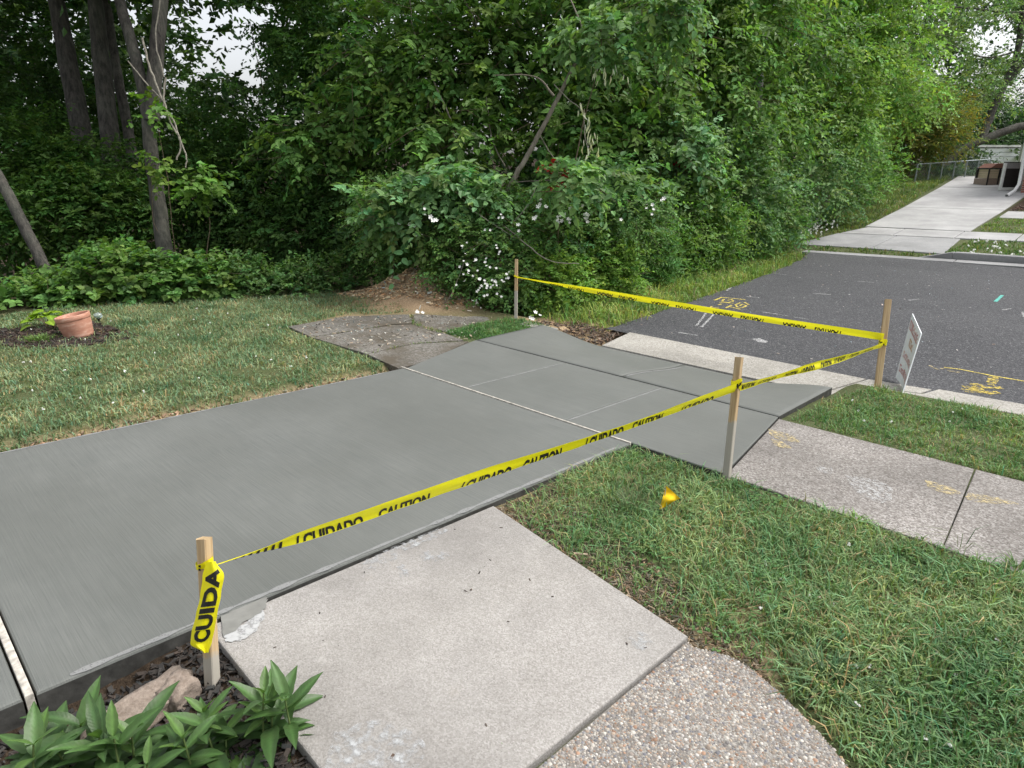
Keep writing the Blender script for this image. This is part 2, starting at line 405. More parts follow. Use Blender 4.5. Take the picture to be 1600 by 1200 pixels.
# old walk slab in front, exposed aggregate walk, old sidewalk to the right
walk = struct('old_front_walk')
slab('slab', [(-2.665, .80), (-1.21, .76), (-1.19, 2.27), (-2.66, 2.50)], zn(-.010), .12, OLDSLAB, walk, .008)
curve = [G(1086, 1004)[:2], G(1150, 1022)[:2], G(1215, 1070)[:2], G(1275, 1130)[:2], G(1335, 1200)[:2], G(1385, 1280)[:2], (-.12, 1.2), (-.15, .2)]
cpts = smooth_path([(p[0], p[1], 0) for p in curve], 5)
agg_poly = [(-1.185, .2)] + [(-1.183, 2.25)] + [(p[0], p[1]) for p in cpts]
aggw = struct('exposed_aggregate_walk')
slab('concrete_bed', agg_poly, zn(-.024), .12, AGGBASE, aggw, .006)
srw = struct('old_sidewalk')
slab('slab', [(-2.19, YW1 - .01), (-.765, YW1 - .01), (-.625, YW0 + .02), (-1.92, YW0 + .02)], zn(-.012), .12, SIDEW, srw, .008)
slab('slab', rect(-.62, .85, YW0 + .02, YW1 - .01)[:1] + [(.85, YW0 + .02), (.75, YW1 - .01), (-.755, YW1 - .01)], zn(-.012), .12, SIDEW, srw, .008)
slab('slab', [(.865, YW0 + .02), (2.4, YW0 + .02), (2.3, YW1 - .01), (.765, YW1 - .01)], zn(-.014), .12, SIDEW, srw, .008)
slab('slab', [(2.415, YW0 + .02), (4, YW0 + .02), (3.9, YW1 - .01), (2.315, YW1 - .01)], zn(-.014), .12, SIDEW, srw, .008)
# cement slurry spilled over the old slab edge
def blot(name, pts, m, parent, zf, off=.003, seed=0, n=6):
    P = smooth_path([(p[0], p[1], 0) for p in list(pts) + [pts[0]]], n, .008, seed)[:-1]
    bm = bmesh.new(); vs = [bm.verts.new((x, y, zf(x, y) + off)) for x, y, _ in P]
    bmesh.ops.triangulate(bm, faces=[bm.faces.new(vs)])
    for f in bm.faces:
        if f.normal.z < 0: f.normal_flip()
    bm.normal_update()
    for f in bm.faces:
        if f.normal.z < 0: f.normal_flip()
    return bobj(name, bm, m, parent)
def px(*pp, off=-.02): return [tuple(G(x, y, off, True)[:2]) for x, y in pp]
SLURRY = simple('fresh_slurry', (.2, .2, .185), .7, .3, var=.12)
PALE = paint('dried_slurry', (.42, .425, .425), .62, 22)
blot('slurry', px((346, 968), (402, 942), (418, 940), (410, 958), (385, 975), (352, 998)), SLURRY, walk, zn(-.010), .006, 3)
blot('slurry', px((352, 998), (385, 976), (402, 957), (414, 962), (404, 985), (380, 1003), (356, 1006)), PALE, walk, zn(-.010), .0045, 4)
blot('slurry', px((560, 886), (606, 862), (690, 826), (696, 836), (645, 858), (615, 878), (580, 893)), GPASTE, walk, zn(-.010), .003, 5)
blot('slurry', px((655, 868), (675, 862), (700, 868), (690, 878), (662, 880)), GPASTE, walk, zn(-.010), .003, 6)
blot('slurry', px((620, 890), (632, 886), (640, 900), (628, 908)), GPASTE, walk, zn(-.010), .003, 7)
# 
blot('slurry', px((520, 1150), (590, 1130), (660, 1160), (640, 1215), (520, 1230)), GPASTE, walk, zn(-.010), .003, 8)
blot('slurry', px((980, 1000), (1000, 988), (1020, 1008), (1000, 1020)), GPASTE, walk, zn(-.010), .003, 9)
blot('paint_mark', px((1200, 672), (1232, 680), (1250, 692), (1225, 690), (1205, 682)), YFADED, srw, zn(-.012), .003, 10)
blot('paint_mark', px((1205, 688), (1222, 692), (1235, 702), (1215, 700)), YFADED, srw, zn(-.012), .003, 11)
blot('paint_mark', px((1445, 752), (1475, 760), (1500, 772), (1480, 774), (1452, 764)), YFADED, srw, zn(-.012), .003, 12)
blot('paint_mark', px((1512, 772), (1560, 780), (1590, 790), (1540, 788), (1510, 782)), YFADED, srw, zn(-.012), .003, 13)
blot('cement_splash', px((1320, 745), (1370, 752), (1395, 770), (1380, 788), (1340, 772)), WCHALK, srw, zn(-.012), .003, 14)
blot('cement_splash', px((1275, 730), (1300, 733), (1296, 742), (1278, 738)), WCHALK, srw, zn(-.012), .003, 15)

# old cracked sidewalk to the left
osl = struct('cracked_sidewalk')
def pxs(name, pts, m, parent, off, thick=.1, bev=.006): return slab(name, [G(x, y, off, True)[:2] for x, y in pts], zn(off), thick, m, parent, bev)
pxs('slab', [(573, 553), (622, 575), (662, 566), (732, 533), (648, 537)], OLDLEFT, osl, -.03)
pxs('slab', [(488, 527), (571, 552), (646, 536), (724, 531), (690, 519), (668, 505), (612, 508)], OLDLEFT, osl, -.034)
pxs('slab', [(450, 510), (486, 526), (612, 506), (645, 505), (640, 491), (540, 494)], OLDLEFT, osl, -.036)
pxs('slab', [(648, 505), (692, 517), (745, 505), (782, 494), (740, 488), (643, 491)], OLDLEFT, osl, -.036)
# small kerb piece at the far edge of the verge
kerb_l = struct('old_kerb_end')
pxs('kerb_stone', [(812, 506), (862, 518), (872, 513), (822, 501)], GUTTER, kerb_l, -.005, .2)

# street, gutters
def sheet(name, xs_, ys_, zf, m, kind='structure'):
    X, Y = np.meshgrid(xs_, ys_); Z = zf(X, Y); nx = len(xs_)
    V = np.stack([X, Y, Z], -1).reshape(-1, 3)
    i, j = np.meshgrid(np.arange(nx - 1), np.arange(len(ys_) - 1)); a = (j * nx + i).ravel()
    o = nobj(name, V, np.stack([a, a + 1, a + nx + 1, a + nx], -1), m, smooth=True); o['kind'] = kind; return o
ys_ = np.arange(7.38, 18.45, .1)
st_edge = lambda y: np.interp(y, [7.3, 7.9, 9, 11, 14, 17, 18.6], [-5.5, -5.55, -5.62, -5.75, -6.2, -6.8, -7.3])
V, F = [], []
xn = 60
for y in ys_:
    e = st_edge(y) + .06 * noise.noise((y * 2.5, 0, 0)) + .03 * noise.noise((y * 9, 3, 0))
    for k in range(xn): 
        u = k / (xn - 1); x = e + (40 - e) * u ** 2
        V.append((x, y, float(prof(y)) + .004))
for j in range(len(ys_) - 1):
    for k in range(xn - 1): F.append((j * xn + k, j * xn + k + 1, (j + 1) * xn + k + 1, (j + 1) * xn + k))
street = nobj('street', V, np.array(F), ASPH, smooth=True); street['kind'] = 'structure'
gut = struct('gutter')
gz = lambda x, y: -.272 + (.012 if y > 7 else 0)
slab('slab', [(-5.02, 6.625), (-2.32, 6.65), (-2.14, 7.42), (-5.16, 7.42)], lambda x, y: float(prof(y)) + .012, .1, GUTTER, gut, .006)
slab('slab', [(-2.30, 6.65), (-2.05, 6.72), (-2.0, 7.18), (-1.6, 7.3), (-1.55, 7.5), (-2.12, 7.43)], lambda x, y: float(prof(y)) + .012, .1, GUTTER, gut, .006)
slab('slab', [(-1.98, 7.17), (-1.58, 7.28), (-1.5, 7.55), (1.5, 7.75), (1.5, 7.32), (-.4, 7.28)], lambda x, y: float(prof(y)) + .014, .1, GUTTER, gut, .006)
def pstroke(pts, w, m, name='paint_mark', ragged=.25, seed=1):
    return strokes(name, [[G(x, y)[:2] for x, y in p] for p in pts], w, m, street, .0085, None, ragged, seed)
pstroke([[(1125, 465), (1165, 469)], [(1116, 470), (1127, 465.5)]], 0.040, YPAINT)
pstroke([[(1131, 468), (1128, 471.5), (1137, 473.5), (1146, 471.5), (1143, 468.5), (1137, 470)]], 0.032, YPAINT)
pstroke([[(1124, 473), (1146, 474.5)], [(1122, 477), (1128, 475.5)], [(1110, 480), (1124, 482.5)], [(1112, 479), (1108, 483)]], 0.032, YPAINT)
pstroke([[(1134, 482), (1143, 477.5)], [(1138, 479.5), (1157, 484)]], 0.036, YPAINT)
pstroke([[(1157, 473.5), (1149, 477), (1152, 480.5), (1160, 481.5), (1166, 478.5), (1160, 476), (1156, 478.5)], [(1163, 473), (1170, 477)]], 0.032, YPAINT)
pstroke([[(1475, 575), (1500, 578), (1550, 588), (1602, 597)]], .03, YPAINT, seed=3)
pstroke([[(1452, 572), (1464, 578), (1478, 576)], [(1480, 580), (1500, 583)]], .04, YFADED, seed=4)
pstroke([[(1553, 589), (1548, 603)], [(1505, 606), (1566, 607)], [(1508, 613), (1560, 614)], [(1520, 605), (1552, 617)], [(1502, 609), (1530, 611)], [(1515, 601), (1540, 604)]], .07, YBLOT, ragged=.5, seed=5)
pstroke([[(1555, 472), (1566, 462)]], .05, TEAL)
WSCR = paint('white_scratch', (.5, .5, .5), .5, 60)
for k, pts in enumerate([[(1115, 492), (1096, 512)], [(1103, 490), (1088, 510)], [(1166, 464), (1186, 466)], [(1190, 488), (1230, 494)], [(1240, 496), (1265, 500)], [(1270, 459), (1298, 461)], [(1060, 520), (1090, 525)], [(1210, 428), (1228, 430)], [(1566, 485), (1580, 483)], [(1597, 488), (1600, 496)], [(1135, 455), (1142, 450)], [(1340, 440), (1365, 442)], [(1420, 470), (1436, 468)]]):
    pstroke([pts], .03, WSCR, 'scratch', .6, k)
pstroke([[(1180, 530), (1196, 536)]], .09, WSCR, 'scratch', .7, 20)

# far side of the street
fg = struct('far_gutter')
slab('slab', [(-7.3, 18.12), (-3.9, 18.42), (-3.9, 18.72), (-7.3, 18.42)], lambda x, y: float(prof(y)) + .012, .1, FARAPR, fg, .01)
slab('slab', [(-3.88, 18.42), (6, 19.1), (6, 19.4), (-3.88, 18.72)], lambda x, y: float(prof(y)) + .012, .1, FARAPR, fg, .01)
fk = struct('far_kerb')
slab('kerb_stone', [(-4.75, 18.68), (-4.0, 18.76), (-4.0, 18.98), (-4.75, 18.9)], lambda x, y: -.2 + .19 * min(1, max(0, (x + 4.75) / .7)), .2, FARAPR, fk, .02)
slab('kerb_stone', [(-3.99, 18.76), (6, 19.4), (6, 19.65), (-3.99, 18.98)], lambda x, y: -.01, .25, FARAPR, fk, .03)
zf_ = lambda o: (lambda x, y: float(prof(y)) + o)
fa = struct('far_apron')
slab('slab', [(-7.9, 19.05), (-5.98, 19.2), (-5.98, 21.25), (-7.5, 21.1)], zf_(.03), .12, FARAPR, fa, .015)
slab('slab', [(-5.96, 19.2), (-4.3, 19.2), (-4.45, 21.35), (-5.96, 21.25)], zf_(.03), .12, FARAPR, fa, .015)
fs = struct('far_sidewalk')
slab('slab', [(-7.45, 21.15), (-6.1, 21.28), (-6.1, 22.35), (-7.1, 22.3)], zf_(.035), .12, FARCONC, fs, .015)
slab('slab', [(-6.08, 21.28), (-4.62, 21.4), (-4.62, 22.45), (-6.08, 22.35)], zf_(.035), .12, FARCONC, fs, .015)
slab('slab', [(-4.6, 21.4), (-3.3, 21.5), (-3.3, 22.55), (-4.6, 22.45)], zf_(.035), .12, FARCONC, fs, .015)
slab('slab', [(-3.28, 21.5), (3, 21.9), (3, 22.95), (-3.28, 22.55)], zf_(.035), .12, FARCONC, fs, .015)
fd = struct('far_driveway')
slab('slab', [(-7.2, 22.4), (-4.5, 22.5), (-4.5, 26.5), (-7.35, 26.45)], zf_(.04), .12, FARCONC, fd, .015)
slab('slab', [(-7.36, 26.5), (-4.5, 26.55), (-4.6, 31.95), (-7.7, 31.95)], zf_(.04), .12, FARCONC, fd, .015)
slab('slab', [(-7.7, 31.99), (-4.6, 31.99), (-4.9, 38.5), (-8.6, 38.5)], zf_(.045), .12, FARCONC, fd, .015)
fw_ = struct('far_house_path')
slab('slab', [(-4.35, 25.0), (2, 25.0), (2, 26.3), (-4.35, 26.3)], zf_(.045), .12, FARCONC, fw_, .015)

# ------------------------------------------------------------------ terrain sheet
WE = [(-11.6, -30), (-11.4, 1.0), (-12.2, 4.2), (-11.2, 6.4), (-8.6, 7.3), (-7.0, 7.6), (-6.7, 10), (-7.2, 14), (-8.3, 18), (-9.0, 24), (-9.6, 34), (-10, 60)]   # edge of the woods
WEx = lambda y: np.interp(y, [p[1] for p in WE], [p[0] for p in WE])
def hT(x, y):
    base = np.where(y < 7.2, -.03 * np.minimum(y, 6.0) - .055, np.where(y < 18.6, prof(y) - .06, prof(y)))
    base = np.where((y > 6.4) & (y < 7.3) & (x > -5.9) & (x < -2.3), prof(y) - .09, base)
    base = np.where((y > 5.0) & (y < 7.45) & (x > -2.25), -.03 * np.minimum(y, 6.2) - .03 - .05 * np.clip((y - 6.9) / .4, 0, 1), base)
    base = np.where((x > -1.9) & (y > 2.6) & (y < 4.4), -.03 * y - .028, base)
    base = np.where((x > -5.9) & (x < -2.85) & (y > .3) & (y < 7.4), np.minimum(prof(y), -.03 * y) - .14, base)
    base = np.where((x > -2.75) & (x < -.1) & (y < .82), base - np.interp(y, [.3, .72], [.085, .0]), base)          # planting bed
    base = np.where((y > 22) & (x > -4.4), base + .03, base)
    d = np.maximum(0, WEx(y) - 1.2 - x)
    drop = np.minimum(2.6, .16 * d) * np.clip((16 - y) / 6, 0, 1)
    up_ = .06 * d * np.clip((y - 16) / 8, 0, 1)
    mound = .36 * np.exp(-(((x + 9.15) / .85) ** 2 + ((y - 6.75) / .6) ** 2)) + .14 * np.exp(-(((x + 8.5) / .7) ** 2 + ((y - 7.1) / .6) ** 2))
    return base - drop + np.minimum(up_, 1.5) + mound
xs2 = np.concatenate([np.arange(-200, -40, 16), np.arange(-40, -14, 1.3), np.arange(-14, 2.6, .16), np.arange(2.6, 20, 1.3), np.arange(20, 200, 16)])
ys2 = np.concatenate([np.arange(-60, -4, 5), np.arange(-4, 9, .16), np.arange(9, 24, .5), np.arange(24, 60, 1.5), np.arange(60, 260, 16)])
X, Y = np.meshgrid(xs2, ys2); Z = hT(X, Y)
nz = np.array([noise.noise((x * 1.3, y * 1.3, 0)) * .02 + noise.noise((x * 5, y * 5, 2)) * .012 for x, y in zip(X.ravel(), Y.ravel())]).reshape(X.shape)
mm = np.exp(-(((X + 9.1) / 1.1) ** 2 + ((Y - 6.8) / .8) ** 2))
mn = np.array([noise.noise((x * 3.3, y * 3.3, 7)) * .16 + noise.noise((x * 8, y * 8, 4)) * .1 for x, y in zip(X.ravel(), Y.ravel())]).reshape(X.shape)
Z = Z + nz * np.where((X > -5.7) & (Y > 6.3), .2, 1) + mn * mm
wood_ = np.clip((WEx(Y) + .2 - X) / .9, 0, 1)
bed = ((X > -3.0) & (X < -.1) & (Y < .95)).astype(float)
potb = np.exp(-(((X + 9.75) / 1.0) ** 2 + ((Y - 1.75) / .75) ** 2)) > .45
bedf = ((X > -4.4) & (Y > 26.4) & (Y < 31.5)).astype(float)
lit = np.maximum.reduce([wood_, bed, potb.astype(float), bedf])
dirt = np.maximum.reduce([np.clip(mm * 3.2, 0, 1), ((X < XL) & (X > XL - .35) & (Y < 4.2)) * .9, ((X > XR) & (X < XR + .25) & (Y > 2.4) & (Y < YW0)) * .5,
                          ((X > -1.3) & (X < -.85) & (Y > 1.9) & (Y < 3)) * .45, ((X < -5.0) & (X > -6.9) & (Y > 6.6) & (Y < 7.7)) * .8, np.exp(-(((X + 8.3) / .7) ** 2 + ((Y - 5.2) / .6) ** 2)) * .6])
cl = np.stack([lit, dirt, np.zeros_like(lit)], -1).reshape(-1, 3)
nx = len(xs2); i, j = np.meshgrid(np.arange(nx - 1), np.arange(len(ys2) - 1)); a = (j * nx + i).ravel()
gr = nobj('ground', np.stack([X, Y, Z], -1).reshape(-1, 3), np.stack([a, a + 1, a + nx + 1, a + nx], -1), GROUND, colr=cl, smooth=True)
gr['kind'] = 'structure'
def gz_(x, y):
    """ground height by bilinear lookup"""
    x = np.asarray(x, float); y = np.asarray(y, float)
    i = np.clip(np.searchsorted(xs2, x) - 1, 0, len(xs2) - 2); j = np.clip(np.searchsorted(ys2, y) - 1, 0, len(ys2) - 2)
    u = (x - xs2[i]) / (xs2[i + 1] - xs2[i]); v = (y - ys2[j]) / (ys2[j + 1] - ys2[j])
    return Z[j, i] * (1 - u) * (1 - v) + Z[j, i + 1] * u * (1 - v) + Z[j + 1, i] * (1 - u) * v + Z[j + 1, i + 1] * u * v

# ------------------------------------------------------------------ leaves and grass machinery
def unit(v): return v / (np.linalg.norm(v, axis=-1, keepdims=True) + 1e-9)
def leaf_geo(pos, axis, nor, L, W, colr, simple_=False, curl=.12, fold=.28):
    axis = unit(axis); side = unit(np.cross(nor, axis)); nor = np.cross(axis, side)
    L = L[:, None]; W = W[:, None]; n = len(pos)
    tip = pos + axis * L - nor * curl * L
    if simple_:
        V = np.stack([pos, pos + axis * L * .42 + side * W * .5 + nor * fold * W * .5, tip, pos + axis * L * .42 - side * W * .5 + nor * fold * W * .5], 1)
        F = np.arange(n)[:, None] * 4 + np.array([0, 1, 2, 3]); k = 4
    else:
        f_ = nor * fold * W * .5
        V = np.stack([pos, pos + axis * L * .22 + side * W * .44 + f_, pos + axis * L * .6 + side * W * .4 + f_ * .9 - nor * curl * L * .3, tip,
                      pos + axis * L * .6 - side * W * .4 + f_ * .9 - nor * curl * L * .3, pos + axis * L * .22 - side * W * .44 + f_], 1)
        b = np.arange(n)[:, None] * 6
        F = np.concatenate([b + np.array([0, 1, 2, 3]), b + np.array([0, 3, 4, 5])]); k = 6
    return V.reshape(-1, 3), F, np.repeat(colr, k, 0)
def pick_col(rg, n, base, var=.25, hue=.12):
    b = np.array(base) * (GAIN if base[1] > base[0] else 1); v = 1 + rg.normal(0, var, (n, 1)); v = np.clip(v, .45, 1.9)
    h = rg.normal(0, hue, (n, 1))
    return np.clip(b * v * np.concatenate([1 + h, np.ones((n, 1)), 1 - h * .6], 1), .004, .9)
def sprays(rg, P, D, Uo, k, slen, L, W, base, var=.22, hue=.12, droop=.35, simple_=False, spread=.9, updir=.9):
    """P spray origins, D directions, Uo outward vectors; k leaves each"""
    n = len(P); D = unit(D)
    sl = slen * rg.uniform(.6, 1.35, n)
    sv = unit(np.cross(D, np.array([0, 0, 1.])) + rg.normal(0, .25, (n, 3)))
    sc = pick_col(rg, n, base, var, hue)
    t = ((np.arange(k) + rg.uniform(.2, .8, (n, k))) / k)
    pos = P[:, None] + D[:, None] * (sl[:, None] * t)[..., None] + np.array([0, 0, -1.]) * (droop * sl[:, None] * t * t)[..., None]
    sg = np.where(np.arange(k) % 2 == 0, 1., -1.)[None, :, None]
    ax = unit(D[:, None] * .55 + sv[:, None] * sg * spread + rg.normal(0, .3, (n, k, 3)) + np.array([0, 0, -droop * .8]))
    nr = unit(np.array([0, 0, updir]) + Uo[:, None] * .55 + rg.normal(0, .33, (n, k, 3)))
    Ls = L * rg.uniform(.6, 1.3, (n, k)) * (1 - .25 * t)
    c = np.repeat(sc[:, None], k, 1) * rg.uniform(.8, 1.22, (n, k, 1))
    V, F, C = leaf_geo(pos.reshape(-1, 3), ax.reshape(-1, 3), nr.reshape(-1, 3), Ls.ravel(), (Ls * W / L * rg.uniform(.85, 1.15, (n, k))).ravel(), c.reshape(-1, 3), simple_)
    tips = P + D * sl[:, None] + np.array([0, 0, -1.]) * (droop * sl)[:, None]
    return V, F, C, (P, tips)
def blob_points(rg, blobs, n, face=.75, inner=.4, lump=.22):
    B = np.array([b[0] for b in blobs], float); R = np.array([np.broadcast_to(b[1], 3) for b in blobs], float)
    w = (R[:, 0] * R[:, 2] + R[:, 1] * R[:, 2]); idx = rg.choice(len(B), n, p=w / w.sum())
    u = unit(rg.normal(0, 1, (n, 3)))
    tc = unit(CO - B[idx]); dt = (u * tc).sum(1)
    fl = (dt < -.1) & (rg.random(n) < face); u[fl] = u[fl] - 2 * dt[fl, None] * tc[fl]
    r = 1 - inner * rg.random(n) ** 1.6
    l = 1 + lump * np.sin(u[:, 0] * 7 + idx * 1.7) * np.sin(u[:, 1] * 6 + idx) + lump * .7 * np.sin(u[:, 2] * 11 + idx * 2.3)
    p = B[idx] + u * R[idx] * (r * l)[:, None]
    return p, u
def foliage(name, parent, seed, blobs, n, k=9, slen=.45, L=.09, W=.05, base=(.06, .12, .03), var=.22, hue=.12, droop=.35,
            simple_=False, face=.75, inner=.45, lump=.22, twigs=None, keep=None, updir=.9, zmin=None, spread=.9):
    rg = np.random.default_rng(seed); p, u = blob_points(rg, blobs, n, face, inner, lump)
    if zmin is not None:
        m = p[:, 2] > zmin(p[:, 0], p[:, 1]); p, u = p[m], u[m]
    if keep is not None:
        m = keep(p); p, u = p[m], u[m]
    d = unit(u * .8 + rg.normal(0, .45, p.shape) + np.array([0, 0, .12]))
    V, F, C, tw = sprays(rg, p, d, u, k, slen, L, W, base, var, hue, droop, simple_, spread, updir)
    o = nobj(name, V, F, LEAF, parent, C)
    if twigs:
        m = rg.random(len(p)) < twigs
        A, Bp = tw[0][m] - d[m] * slen * .5, tw[1][m]
        s1 = unit(np.cross(Bp - A, np.array([0, 0, 1.]))); s2 = unit(np.cross(Bp - A, s1)); r = .004 + slen * .006
        an = [0, 2.09, 4.19]
        ring = lambda Q, rr: np.stack([Q + rr * (math.cos(t) * s1 + math.sin(t) * s2) for t in an], 1)
        VV = np.concatenate([ring(A, r), ring(Bp, r * .3)], 1); nn = len(A)
        b = np.arange(nn)[:, None] * 6
        FF = np.concatenate([b + np.array(f) for f in ([0, 1, 4, 3], [1, 2, 5, 4], [2, 0, 3, 5])])
        to = nobj('twigs', VV.reshape(-1, 3), FF, TWIG, parent); to['kind'] = 'stuff'
    return o
def inpoly(P, poly):
    x, y = P[:, 0], P[:, 1]; ins = np.zeros(len(P), bool); n = len(poly); j = n - 1
    for i in range(n):
        xi, yi = poly[i][:2]; xj, yj = poly[j][:2]
        c = ((yi > y) != (yj > y)) & (x < (xj - xi) * (y - yi) / (yj - yi + 1e-12) + xi); ins ^= c; j = i
    return ins
def vnoise(x, y, s, o=0): return np.array([noise.noise((a * s, b * s, o)) for a, b in zip(x, y)])
def grass(name, poly, dens, h, w, base, seed, label, thin=None, lean=.6, exclude=None, tuft=.5, dry=.1, zf=None):
    rg = np.random.default_rng(seed); P = np.array(poly)[:, :2]; lo, hi = P.min(0), P.max(0)
    n = int((hi[0] - lo[0]) * (hi[1] - lo[1]) * dens)
    pts = rg.uniform(lo, hi, (n, 2))
    nt_ = max(1, n // 9); ctr = rg.uniform(lo, hi, (nt_, 2)); m = rg.random(n) < tuft
    pts[m] = ctr[rg.integers(0, nt_, m.sum())] + rg.normal(0, .016, (m.sum(), 2))
    ok = inpoly(pts, poly)
    if exclude:
        for e in exclude: ok &= ~inpoly(pts, e)
    pts = pts[ok]
    dn = vnoise(pts[:, 0], pts[:, 1], 1.6, seed) * .6 + vnoise(pts[:, 0], pts[:, 1], 5, seed + 3) * .5
    pr = np.clip(.78 + dn * 1.25, .06, 1)
    if thin is not None: pr = pr * thin(pts[:, 0], pts[:, 1])
    m = rg.random(len(pts)) < pr; pts = pts[m]; dn = dn[m]; n = len(pts)
    z = (gz_(pts[:, 0], pts[:, 1]) if zf is None else zf(pts[:, 0], pts[:, 1])) - .004
    b = np.column_stack([pts, z]); ang = rg.uniform(0, 2 * np.pi, n)
    hh = h * rg.gamma(6, 1 / 6, n) * (1 + .7 * np.clip(dn, -.5, .9)); ww = w * rg.uniform(.6, 1.4, n)
    ld = np.column_stack([np.cos(ang), np.sin(ang), np.zeros(n)]); sd_ = np.column_stack([-np.sin(ang), np.cos(ang), np.zeros(n)])
    sd_ = unit(sd_ + rg.normal(0, .5, (n, 3)) * np.array([1, 1, 0]))
    le = (lean * rg.uniform(.2, 1.5, n))[:, None]; hh = hh[:, None]; ww = ww[:, None]
    mid = b + UPV * hh * .6 + ld * hh * le * .35; tip = b + UPV * hh * (1 - .3 * np.minimum(le, 1.4)) + ld * hh * le
    V = np.stack([b - sd_ * ww * .5, b + sd_ * ww * .5, mid + sd_ * ww * .42, mid - sd_ * ww * .42, tip], 1).reshape(-1, 3)
    bb = np.arange(n)[:, None] * 5
    c = pick_col(rg, n, base, .24, .14)
    dr = rg.random(n) < dry; c[dr] = pick_col(rg, dr.sum(), (.3, .25, .13), .25, .06)
    pal = vnoise(pts[:, 0], pts[:, 1], 2.2, seed + 9)[:, None]
    c = c * (1 + .45 * pal) * np.concatenate([1 + .35 * pal, np.ones((n, 1)), 1 + .1 * pal], 1)
    o = nobj(name, V, [bb + np.array([0, 1, 2, 3]), bb + np.array([3, 2, 4])], GRASS, None, np.repeat(np.clip(c, .004, .8), 5, 0))
    return tag(o, label, 'grass', kind='stuff')
UPV = np.array([0, 0, 1.])

# ------------------------------------------------------------------ lawns
LG = (.075, .125, .04)
curve_xy = [(p[0], p[1]) for p in cpts]
lawnR = [(-2.665, 2.53), (-2.665, 3.95), (-1.93, 3.96), (2.2, 3.97), (2.2, .6), (.2, .4)] + [(x + .03, y) for x, y in curve_xy[::-1]] + [(-1.17, 2.31)]
def edge_thin(segs, wd):
    def f(x, y):
        out = np.ones(len(x)); P = np.column_stack([x, y])
        for a, b, w_, lo in segs:
            a = np.array(a); b = np.array(b); ab = b - a
            t = np.clip(((P - a) @ ab) / (ab @ ab), 0, 1); d = np.linalg.norm(P - (a + t[:, None] * ab), axis=1)
            out *= np.clip(lo + (1 - lo) * d / w_, 0, 1)
        return out
    return f
segR = [((-2.66, 2.5), (-1.19, 2.27), .28, .02), ((-1.2, 2.27), (-.95, 2.23), .25, .02), ((-2.67, 2.5), (-2.67, 3.0), .25, .1)]
segR += [((curve_xy[i][0], curve_xy[i][1]), (curve_xy[i + 3][0], curve_xy[i + 3][1]), .1, .15) for i in range(0, len(curve_xy) - 4, 3)]
def band(name, poly, ymin, ymax, **kw): return grass(name, poly, **kw)
grass('lawn_grass', lawnR, 9500, .06, .0064, (.115, .182, .075), 11, 'long patchy green lawn grass between the sidewalk and the front walk', edge_thin(segR, 0), lean=.95, dry=.12)
grass('verge_grass', [(-2.12, 5.46), (-2.12, 6.3), (-1.95, 7.1), (-1.2, 7.2), (3, 7.3), (3, 5.44)], 5600, .045, .0065, (.1, .17, .064), 12,
      'green verge grass between the old sidewalk and the street', lambda x, y: np.clip(.6 + (x + 2.1) * 1.2, .5, 1), lean=.9, dry=.12)
vl = [tuple(G(x, y, -.05, True)[:2]) for x, y in [(695, 521), (738, 531), (772, 533), (862, 516), (815, 503), (790, 500), (745, 507)]]
grass('clover_patch', vl, 5200, .045, .007, (.075, .15, .05), 13, 'small clover and grass patch by the thin wooden stake at the woods', lean=.8, dry=.03)
ll = [(-5.6, -.4), (-5.62, 3.95)] + [tuple(G(x, y, -.04, True)[:2]) for x, y in [(615, 577), (570, 556), (486, 530), (446, 510), (540, 491), (640, 488), (600, 470)]] + [(-10.2, 6.2), (-11.3, 6.3), (-12.2, 4.2), (-11.5, 1.2), (-11.6, -.4)]
def thinL(x, y):
    t = np.clip((XL - x - .04) / .4, .04, 1)
    t = t * (1 - .9 * (np.exp(-(((x + 9.75) / 1.0) ** 2 + ((y - 1.75) / .75) ** 2)) > .45))
    t = t * (1 - .75 * np.exp(-(((x + 8.3) / .7) ** 2 + ((y - 5.2) / .6) ** 2)))
    return t * (1 - .97 * np.clip(np.exp(-(((x + 9.1) / 1.1) ** 2 + ((y - 6.8) / .8) ** 2)) * 2, 0, 1))
grass('lawn_grass', ll, 3200, .042, .009, (.135, .19, .1), 14, 'short worn lawn grass around the tilted clay pot', thinL, lean=1.0, dry=.17)
rs = [(float(st_edge(y)) + .12, y) for y in np.arange(7.9, 18.3, .5)]
rs = [(-5.45, 7.45)] + rs + [(-9.2, 18.3), (-7.6, 14), (-7.2, 10), (-7.2, 7.6), (-6.4, 7.2)]
grass('roadside_grass', rs, 1700, .14, .012, (.15, .22, .055), 15, 'pale green roadside grass between the weeds and the asphalt',
      lambda x, y: np.clip((st_edge(y) - x + .1) / .35, .03, 1) * np.clip((y - 7.2) / .8, .05, 1), lean=.9, dry=.14)
fl_ = [(-9.3, 18.4), (-7.95, 18.8), (-7.5, 21), (-7.2, 22.4), (-7.5, 27), (-7.9, 32), (-8.8, 38), (-11, 38), (-10, 28)]
grass('hillside_grass', fl_, 420, .11, .02, (.12, .17, .05), 16, 'uneven grass strip left of the far driveway', lean=.9, dry=.1, tuft=.3)
grass('far_verge_grass', [(-4.35, 19.2), (-4.2, 21.35), (3, 21.85), (3, 19.6), (-3.9, 18.95)], 420, .07, .02, (.09, .15, .045), 17, 'weedy verge strip behind the far kerb', lean=.9, tuft=.3, dry=.05)
grass('far_lawn_grass', [(-4.4, 22.6), (-4.4, 24.95), (2, 24.95), (2, 23)], 450, .06, .02, (.13, .2, .05), 18, 'bright lawn beside the far driveway', lean=.9, tuft=.3, dry=.1)
rs2 = [(-7.3, 18.62), (-4.5, 18.86), (-4.3, 19.12), (-5.9, 19.14), (-7.9, 18.98)]
